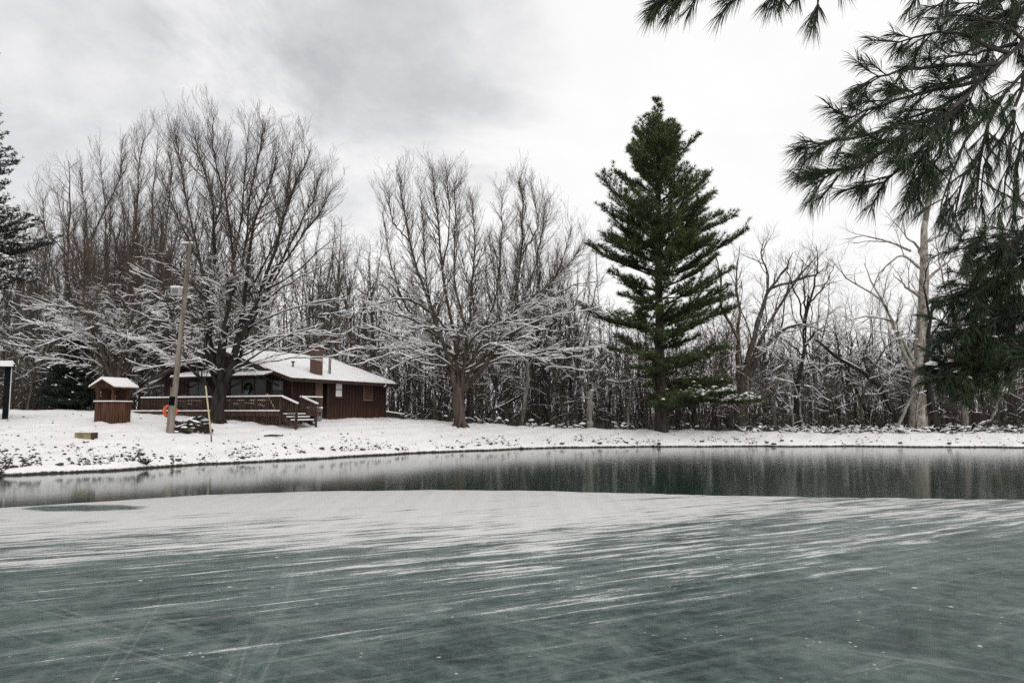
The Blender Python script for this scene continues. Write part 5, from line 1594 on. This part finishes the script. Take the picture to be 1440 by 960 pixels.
# ------------------------------------------------------------------ wishing well
pw = hit(158, 591, 38)
well = empty('wishing_well', pw, math.radians(-18.5))
tag(well, 'brown wooden wishing well with a snow covered gable roof on the lawn', 'wishing well')
well.scale = (0.94, 0.94, 0.95)
hw = 0.60
m = MB(); m.box(-hw, hw, -hw, hw, -0.15, 0.93)
for k in range(9):
    q = -hw + 0.07 + k * (2 * hw - 0.14) / 8
    for sgn in (-1, 1):
        m.box(q - 0.055, q + 0.055, sgn * (hw + 0.012) - 0.012, sgn * (hw + 0.012) + 0.012, -0.15, 0.90); m.box(sgn * (hw + 0.012) - 0.012, sgn * (hw + 0.012) + 0.012, q - 0.055, q + 0.055, -0.15, 0.90)
m.build('curb_wall', M['well_wood'], well)
m = MB(); m.box(-hw - 0.06, hw + 0.06, -hw - 0.06, hw + 0.06, 0.931, 0.975); rm = m.build('rim', M['well_wood'], well)
m = MB(); m.box(-hw - 0.055, hw + 0.055, -hw - 0.055, hw + 0.055, 0.977, 1.03); m.build('snow_cover', M['snow'], rm)
for x, y in ((-0.50, -0.5), (0.50, -0.5), (-0.50, 0.5), (0.50, 0.5)):
    m = MB(); m.box(x - 0.06, x + 0.06, y - 0.06, y + 0.06, 1.0, 1.74); m.build('post', M['well_wood'], well)
m = MB(); m.box(-0.44, 0.44, 0.46, 0.50, 1.03, 1.66); m.build('back_panel', M['well_wood'], well)
m = MB(); m.box(-0.54, -0.50, -0.30, 0.40, 1.03, 1.66); m.build('side_panel', M['well_wood'], well)
m = MB(); m.tube([(-0.5, 0, 1.62), (0.5, 0, 1.62)], 0.05, 8); m.build('windlass', M['well_wood'], well)
m = MB(); m.tube([(0.02, 0, 1.10), (0.02, 0, 1.30)], [0.10, 0.13], 10); m.tube([(0.02, 0, 1.3), (0.02, 0, 1.6)], 0.01, 5); m.build('bucket', M['grey_metal'], well)
ze, zr, rw, ry = 1.66, 2.08, 0.88, 0.80
m = MB(); m.prism([(-rw, ze), (0, zr), (rw, ze), (rw, ze + 0.06), (0, zr + 0.06), (-rw, ze + 0.06)], 'y', -ry, ry)
m.prism([(-0.62, ze + 0.10), (0, zr - 0.04), (0.62, ze + 0.10)], 'y', -0.55, -0.51); m.prism([(-0.62, ze + 0.10), (0, zr - 0.04), (0.62, ze + 0.10)], 'y', 0.51, 0.55)
rf = m.build('roof', M['well_wood'], well)
m = MB(); m.prism([(-rw + 0.01, ze + 0.062), (0, zr + 0.062), (rw - 0.01, ze + 0.062), (rw - 0.02, ze + 0.14), (0.06, zr + 0.17), (-0.06, zr + 0.17), (-rw + 0.02, ze + 0.14)], 'y', -ry - 0.01, ry + 0.01)
m.build('snow_cover', M['snow'], rf)

# ------------------------------------------------------------------ shelter at the left edge
pS = hit(7, 589, 36)
SA = math.radians(33)
sh = empty('shelter', pS, SA)
tag(sh, 'dark posted open shelter with thick snow on its flat roof', 'shelter')
hS = at(7, 516, pS.y).z - pS.z
for i, (x, y) in enumerate(((0, 0), (-3.2, 0), (0, 2.6), (-3.2, 2.6))):
    zq = gz(pS.x + x * math.cos(SA) - y * math.sin(SA), pS.y + x * math.sin(SA) + y * math.cos(SA)) - pS.z
    q = MB(); q.box(x - 0.13, x + 0.13, y - 0.13, y + 0.13, zq - 0.2, hS); po = q.build('post', M['dark_post'], sh)
    q = MB(); q.box(x + 0.131, x + 0.165, y - 0.12, y + 0.10, zq + 0.1, hS - 0.02); q.build('snow_cover', M['snow'], po)
q = MB(); q.box(-3.55, 0.30, -0.35, 2.95, hS + 0.001, hS + 0.12); rf = q.build('roof', M['dark_post'], sh)
gx_ = np.linspace(-3.6, 0.35, 24); gy_ = np.linspace(-0.41, 3.0, 22); SX, SY = np.meshgrid(gx_, gy_)
ed_ = np.minimum.reduce([SX - gx_[0], gx_[-1] - SX, SY - gy_[0], gy_[-1] - SY])
SZ = hS + 0.02 + 0.29 * np.clip(ed_ / 0.14, 0, 1) ** 0.45 + 0.012 * np.sin(SX * 4) * np.cos(SY * 3)
i_ = (np.arange(21)[:, None] * 24 + np.arange(23)[None, :]).ravel()
link('snow_cover', np_mesh('snow_cover', [(np.stack([SX.ravel(), SY.ravel(), SZ.ravel()], 1), np.stack([i_, i_ + 1, i_ + 25, i_ + 24], 1), 0)], M['snow']), rf)

# ------------------------------------------------------------------ leaning utility pole
pp = hit(240, 608, 30)
DPo = pp.y
pole = empty('utility_pole', pp)
tag(pole, 'weathered wooden utility pole leaning beside the snowy log pile', 'utility pole')
L = lambda u, v, d=0.0: at(u, v, DPo + d) - pp
top = L(267.5, 341, 0.4)
dirp = (top - Vector((0, 0, 0))).normalized()
q = MB(); q.tube([dirp * -0.3, dirp * 2.2, dirp * 5.5, top], [0.145, 0.135, 0.105, 0.085], 14); q.build('shaft', M['pole_wood'], pole)
q = MB(); q.tube([dirp * -0.3 + Vector((-0.05, -0.04, 0)), dirp * 1.28 + Vector((-0.05, -0.04, 0))], 0.155, 12); q.tube([dirp * 1.70 + Vector((-0.05, -0.04, 0)), dirp * 2.15 + Vector((-0.05, -0.04, 0))], 0.152, 12); q.build('splint', M['pole_wood'], pole)
q = MB(); q.tube([dirp * 1.28 + Vector((-0.05, -0.04, 0)), dirp * 1.70 + Vector((-0.05, -0.04, 0))], 0.157, 14); q.build('band', M['black'], pole)
q = MB(); q.bar(top + Vector((-0.42, 0, -0.10)), top + Vector((0.14, 0, -0.08)), 0.09, 0.09); ca = q.build('crossarm', M['pole_wood'], pole)
q = MB(); q.bar(top + Vector((-0.41, 0, -0.02)), top + Vector((0.13, 0, 0.0)), 0.10, 0.06); q.build('snow_cover', M['snow'], ca)
bx0 = L(248.5, 410)
q = MB(); q.box(bx0.x - 0.20, bx0.x + 0.20, bx0.y - 0.20, bx0.y + 0.20, bx0.z - 0.17, bx0.z + 0.17)
lb = q.build('lamp_box', M['white_paint'], pole)
q = MB(); q.box(bx0.x - 0.15, bx0.x + 0.15, bx0.y - 0.215, bx0.y - 0.202, bx0.z - 0.12, bx0.z + 0.12); q.build('face', M['grey_pane'], lb)
q = MB(); q.box(bx0.x - 0.21, bx0.x + 0.21, bx0.y - 0.22, bx0.y + 0.22, bx0.z + 0.172, bx0.z + 0.25); q.build('snow_cover', M['snow'], lb)
pq = dirp * ((bx0.z) / dirp.z)
q = MB(); q.bar(Vector((bx0.x, bx0.y, bx0.z)), pq, 0.07, 0.07); q.build('bracket', M['dark_metal'], pole)
# guy wires with pale guards
for k, (gu, gv, g2u, g2v, lab) in enumerate([(298, 621, 281, 542, 'guy wire with pale guard running down past the log pile to the snow'), (395, 592, 374, 555, 'guy wire with pale guard running down in front of the deck railing')]):
    g = hit(gu, gv, 28)
    wo = empty('guy_wire', g); tag(wo, lab, 'wire')
    tp = pp + top - Vector((0, 0, 0.12)) - g
    f = (at(g2u, g2v, g.y).z - g.z) / tp.z
    q = MB(); q.tube([(0, 0, -0.1), tuple(tp)], 0.011, 5); q.build('cable', M['dark_metal'], wo)
    q = MB(); q.tube([tuple(tp * (f * 0.16)), tuple(tp * f)], 0.036 if k == 0 else 0.046, 8); q.build('guard', M['guard'], wo)
    q = MB(); q.tube([(0, 0, -0.15), tuple(tp * (f * 0.12))], 0.03, 6); q.build('anchor_rod', M['dark_metal'], wo)

# life ring hanging on the pole
lr_c = at(238.5, 578, DPo + 0.05) + Vector((0.02, 0.0, 0))
lr = empty('life_ring', lr_c); tag(lr, 'orange life ring hanging on the leaning pole', 'life ring')
m = MB(); R1, R2 = 0.265, 0.075; nu, nv = 36, 12
vs = [((R1 + R2 * math.cos(2 * PI * j / nv)) * math.cos(2 * PI * i / nu), R2 * 0.8 * math.sin(2 * PI * j / nv), (R1 + R2 * math.cos(2 * PI * j / nv)) * math.sin(2 * PI * i / nu)) for i in range(nu) for j in range(nv)]
fs = [(i * nv + j, ((i + 1) % nu) * nv + j, ((i + 1) % nu) * nv + (j + 1) % nv, i * nv + (j + 1) % nv) for i in range(nu) for j in range(nv)]
m.add(vs, fs); o = m.build('ring', M['orange'], lr, True); o.rotation_euler = (0, 0, math.radians(38)); o.location = (-0.10, 0.24, 0)
m = MB()
for a_ in (0.8, 2.4, 3.9, 5.5):
    pts = [(math.cos(a_) * (R1) + (R2 + 0.008) * math.cos(b) * math.cos(a_), (R2 * 0.8 + 0.008) * math.sin(b), math.sin(a_) * R1 + (R2 + 0.008) * math.cos(b) * math.sin(a_)) for b in np.linspace(0, 2 * PI, 13)]
    m.tube(pts, 0.014, 5)
bo = m.build('grab_band', M['orange'], o)

# ------------------------------------------------------------------ log pile: every log a thing
RL = random.Random(8)
c0 = hit(247, 608, 30); c1 = hit(294, 609, 30)
proto_logs = []
def make_log(r, Ln, seed):
    rr = random.Random(seed)
    lg = empty('log', (0, 0, 0))
    m = MB(); pts = [(-Ln / 2 + Ln * i / 5, rr.uniform(-.02, .02), rr.uniform(-.02, .02)) for i in range(6)]
    m.tube(pts, [r * rr.uniform(0.9, 1.08) for _ in range(6)], 9); m.build('bark', M['log_bark'], lg)
    m = MB(); m.tube([(Ln / 2 + 0.001, pts[-1][1], pts[-1][2]), (Ln / 2 + 0.012, pts[-1][1], pts[-1][2])], r * 0.86, 9); m.build('cut_end', M['log_end'], lg)
    m = MB(); m.tube([(-Ln / 2 - 0.012, pts[0][1], pts[0][2]), (-Ln / 2 - 0.001, pts[0][1], pts[0][2])], r * 0.86, 9); m.build('cut_end', M['log_end'], lg)
    return lg
def log_snow(lg, r, Ln):
    return
placed = 0
axis_d = (c1 - c0); LnP = axis_d.length; ex_ = axis_d.normalized(); ey_ = Vector((-ex_.y, ex_.x, 0)).normalized()
for row, (cnt, zz) in enumerate([(9, 0.09), (8, 0.25), (6, 0.40), (4, 0.54)]):
    for k in range(cnt):
        r = RL.uniform(0.07, 0.115); Ln = RL.uniform(0.5, 0.95)
        lg = make_log(r, Ln, 100 + placed)
        f = (k + 0.5 + RL.uniform(-.25, .25)) / cnt
        f = 0.10 + 0.82 * f if row > 1 else 0.02 + 0.96 * f
        p = c0 + ex_ * (LnP * f) + ey_ * RL.uniform(-0.12, 0.35)
        h = zz * (0.5 + 0.55 * min(f * 2, 1))
        p.z = gz(p.x, p.y) + h
        ang = math.atan2(ex_.y, ex_.x) + RL.choice([RL.gauss(2.3, 0.35), RL.gauss(2.6, 0.4), RL.gauss(0.3, 0.3)])
        lg.location = p; lg.rotation_euler = (RL.uniform(0, 6), RL.uniform(-0.45, 0.5) if row else RL.uniform(-.1, .1), ang)
        lg.rotation_mode = 'XYZ'
        tag(lg, 'dark cut log in the snow covered log pile at the foot of the leaning pole', 'log', 'logs in the snowy pile beside the pole')
        # snow lying along the log's upper side
        if RL.random() < (0.9 if row >= 1 else 0.5):
            rot = lg.rotation_euler.to_matrix()
            up_local = rot.transposed() @ Vector((0, 0, 1))
            up_p = Vector((0, up_local.y, up_local.z))
            if up_p.length > 0.2:
                up_p = up_p.normalized() * (r * 0.80)
                m = MB(); a = RL.uniform(-0.45, -0.2); b = RL.uniform(0.25, 0.47)
                m.tube([(Ln * (a + (b - a) * t), up_p.y, up_p.z) for t in (0, .2, .5, .8, 1)], [0.03, r * 0.62, r * 0.7, r * 0.6, 0.03], 8)
                m.build('snow_cover', M['snow'], lg, True)
        placed += 1
# snow drifted through and under the pile
dr = np.array([tuple(c0 + ex_ * (LnP * RL.uniform(0.0, 1.0)) + ey_ * RL.uniform(-0.1, 0.4) + Vector((0, 0, RL.uniform(0.0, 0.42)))) for _ in range(34)])
me = np_mesh('drifted_snow', lumps(dr, np.random.default_rng(3).uniform(0.07, 0.16, 34), np.random.default_rng(2)), M['snow'])
tag(link('drifted_snow', me), 'clods of snow caught between the logs of the pile', kind='stuff')

# ------------------------------------------------------------------ timber block on the lawn, sticks
pt = hit(121, 616, 30)
tbk = empty('timber_block', pt, math.radians(-6)); tag(tbk, 'short pale timber block lying on the snow in front of the wishing well', 'timber')
wpx = pt.y / F
m = MB(); m.box(-14.2 * wpx, 10.2 * wpx, -0.14, 0.14, -0.03, 0.10); m.box(-14.2 * wpx, 10.2 * wpx, -0.135, 0.14, 0.108, 0.225); m.build('beam', M['timber'], tbk)
m = MB(); m.box(10.4 * wpx, 14.2 * wpx, -0.15, 0.15, -0.03, 0.235); m.build('end_block', M['deck_wood'], tbk)
m = MB(); m.box(-14.0 * wpx, 14.0 * wpx, -0.12, 0.15, 0.237, 0.26); m.build('snow_cover', M['snow'], tbk)
pk = hit(383, 613.5, 30)
m = MB(); m.tube([(-0.42, 0.0, 0.04), (-0.1, 0.03, 0.07), (0.2, -0.02, 0.06), (0.45, 0.04, 0.05)], [0.03, 0.045, 0.05, 0.03], 7)
o = m.build('fallen_branch', M['log_bark']); o.location = pk; tag(o, 'dark fallen branch lying on the snow below the deck stairs', 'branch')
px_ = hit(207, 655, 26)
T = Bare(90)
for k in range(7):
    d = Vector((RL.uniform(-1, 1), RL.uniform(-0.5, 0.5), RL.uniform(0.2, 0.8))).normalized()
    T.grow(Vector((0, 0, 0.0)), d, RL.uniform(0.2, 0.42), 0.04, 3, 0.2, 0, 5)
me = np_mesh('driftwood', tube_chunks(T.twigs), M['log_bark']); o = link('driftwood', me); o.location = px_ + Vector((0, -0.1, -0.02))
tag(o, 'dark snag of driftwood sticking up at the water line below the leaning pole', 'driftwood')

# ------------------------------------------------------------------ bank litter, rocks and weeds
rng = np.random.default_rng(55)
def litter():
    chs = []
    n = 13000
    u = rng.uniform(-60, 1460, n)
    Ds = np.interp(u, U_S, V_D)
    dens = np.interp(u, [-60, 130, 220, 400, 900, 1060, 1120, 1460], [1.0, 0.9, 0.45, 0.40, 0.42, 0.40, 0.12, 0.12])
    t = 0.12 + rng.exponential(1.3, n) * np.interp(u, [0, 200, 400, 900], [1.0, 0.6, 0.6, 0.5])
    lone = rng.random(n) < 0.035
    t = np.where(lone, rng.uniform(0.3, 14, n), t)
    cl = np.sin(u * 0.11 + 2 * np.sin(u * 0.023)) + np.sin(u * 0.037 + 1.3) + 0.8 * np.sin(u * 0.31 + t * 2.1) + rng.normal(0, 0.9, n)
    keep = (rng.random(n) < dens) & ((cl > 0.35) | lone)
    u, t, Ds = u[keep], t[keep], Ds[keep]
    Y = Ds + t + 0.15
    X = (u - CX) / F * Y
    Z, tt = ground_np(X, Y)
    ok = tt > 0.03
    P = np.stack([X, Y, Z], 1)[ok]
    big = rng.random(len(P)) < 0.32
    S = np.where(big, rng.uniform(0.035, 0.085, len(P)), rng.uniform(0.014, 0.036, len(P)))
    chs += lumps(P + np.array([[0, 0, 0.012]]), S, rng)
    # tufts of dead grass
    g = P[rng.random(len(P)) < 0.12]
    up = np.tile(np.array([[0, 0, 1.0]]), (len(g), 1))
    chs += needles(g, up, 8, 0.10, 0.012, 0.9, rng)
    me = np_mesh('bank_litter', chs, M['litter'], False)
    tag(link('bank_litter', me), 'dead leaves, clods and grass tufts poking through the snow on the bank', kind='stuff')
litter()

# rocks along the water line
RR = random.Random(66)
rocks = []
for k in range(3):
    r_ = random.Random(400 + k)
    import bmesh
    bm = bmesh.new(); bmesh.ops.create_icosphere(bm, subdivisions=2, radius=1.0)
    for v in bm.verts:
        n_ = v.co.normalized()
        v.co *= 1 + 0.22 * math.sin(n_.x * 3.1 + k) * math.cos(n_.y * 2.7 + k * 2) + r_.uniform(-0.07, 0.07)
        v.co.z *= 0.6
    me = bpy.data.meshes.new('rock'); bm.to_mesh(me); bm.free(); me.materials.append(M['rock']); rocks.append(me)
spots = [(30, 0.2, .16), (90, .25, .2), (205, 0.1, .22), (232, .5, .14), (255, .3, .15), (345, .2, .13), (430, .2, .16), (455, .5, .2), (470, .2, .17), (512, .3, .2), (560, .2, .18), (590, .15, .2), (650, .2, .2), (690, .1, .2), (735, .1, .22), (790, .2, .22), (842, .1, .24), (880, .2, .2), (925, .1, .2), (985, .1, .22),
         (1064, .1, .16), (1076, .35, .2), (1085, .1, .22), (1097, .3, .2), (1110, .1, .15), (1200, .05, .2), (1262, .1, .2), (1330, .05, .2), (1436, .2, .3)]
for i, (u, t, s_) in enumerate(spots):
    Y = float(np.interp(u, U_S, V_D)) + t + 0.15
    X = (u - CX) / F * Y
    o = link('rock', rocks[i % 3]); o.location = (X, Y, max(gz(X, Y), 0.0) + 0.01)
    s_ *= 0.62
    o.scale = (s_ * RR.uniform(0.9, 1.6), s_, s_ * RR.uniform(0.7, 1.1)); o.rotation_euler = (RR.uniform(-.2, .2), RR.uniform(-.2, .2), RR.uniform(0, 6))
    if 1050 < u < 1120:
        tag(o, 'dark rock in the cluster on the far shore near the tall pine', 'rock', 'rocks clustered on the far shore')
    elif u < 300:
        tag(o, 'dark wet rock at the water line below the wishing well and pole', 'rock', 'rocks on the shore below the well')
    else:
        tag(o, 'small dark rock at the snowy water line of the pond', 'rock', 'rocks along the water line')
# snow laden weeds along the far right bank
T = Bare(95); RS = random.Random(96); sn = []; P_ = []
for k in range(260):
    u = RS.uniform(1040, 1440) if k < 210 else RS.uniform(560, 1040)
    Y = edge(u) - RS.uniform(-0.6, 0.9)
    p = on_ground(u, Y)
    for j in range(4):
        T.grow(p, Vector((RS.uniform(-1, 1), RS.uniform(-.6, .6), RS.uniform(.5, 1.2))).normalized(), RS.uniform(0.3, 0.9), 0.014, 4, 0.2, -0.12, 3)
    if RS.random() < 0.7:
        P_.append((p.x + RS.uniform(-.2, .2), p.y, p.z + RS.uniform(0.05, 0.40)))
sn = T.snow(lambda z: 1.0, 0.03, 0.5, 0.1, drop=0.5)
P_ = np.array(P_)
ch = tube_chunks(T.twigs) + [(v, f, 1) for v, f, m_ in tube_chunks(sn)] + [(v, f, 1) for v, f, m_ in lumps(P_, rng.uniform(0.08, 0.24, len(P_)), rng)]
tag(link('snowy_weeds', np_mesh('snowy_weeds', ch, [M['brush'], M['snow']])), 'snow capped weeds and brambles along the far bank', kind='stuff')
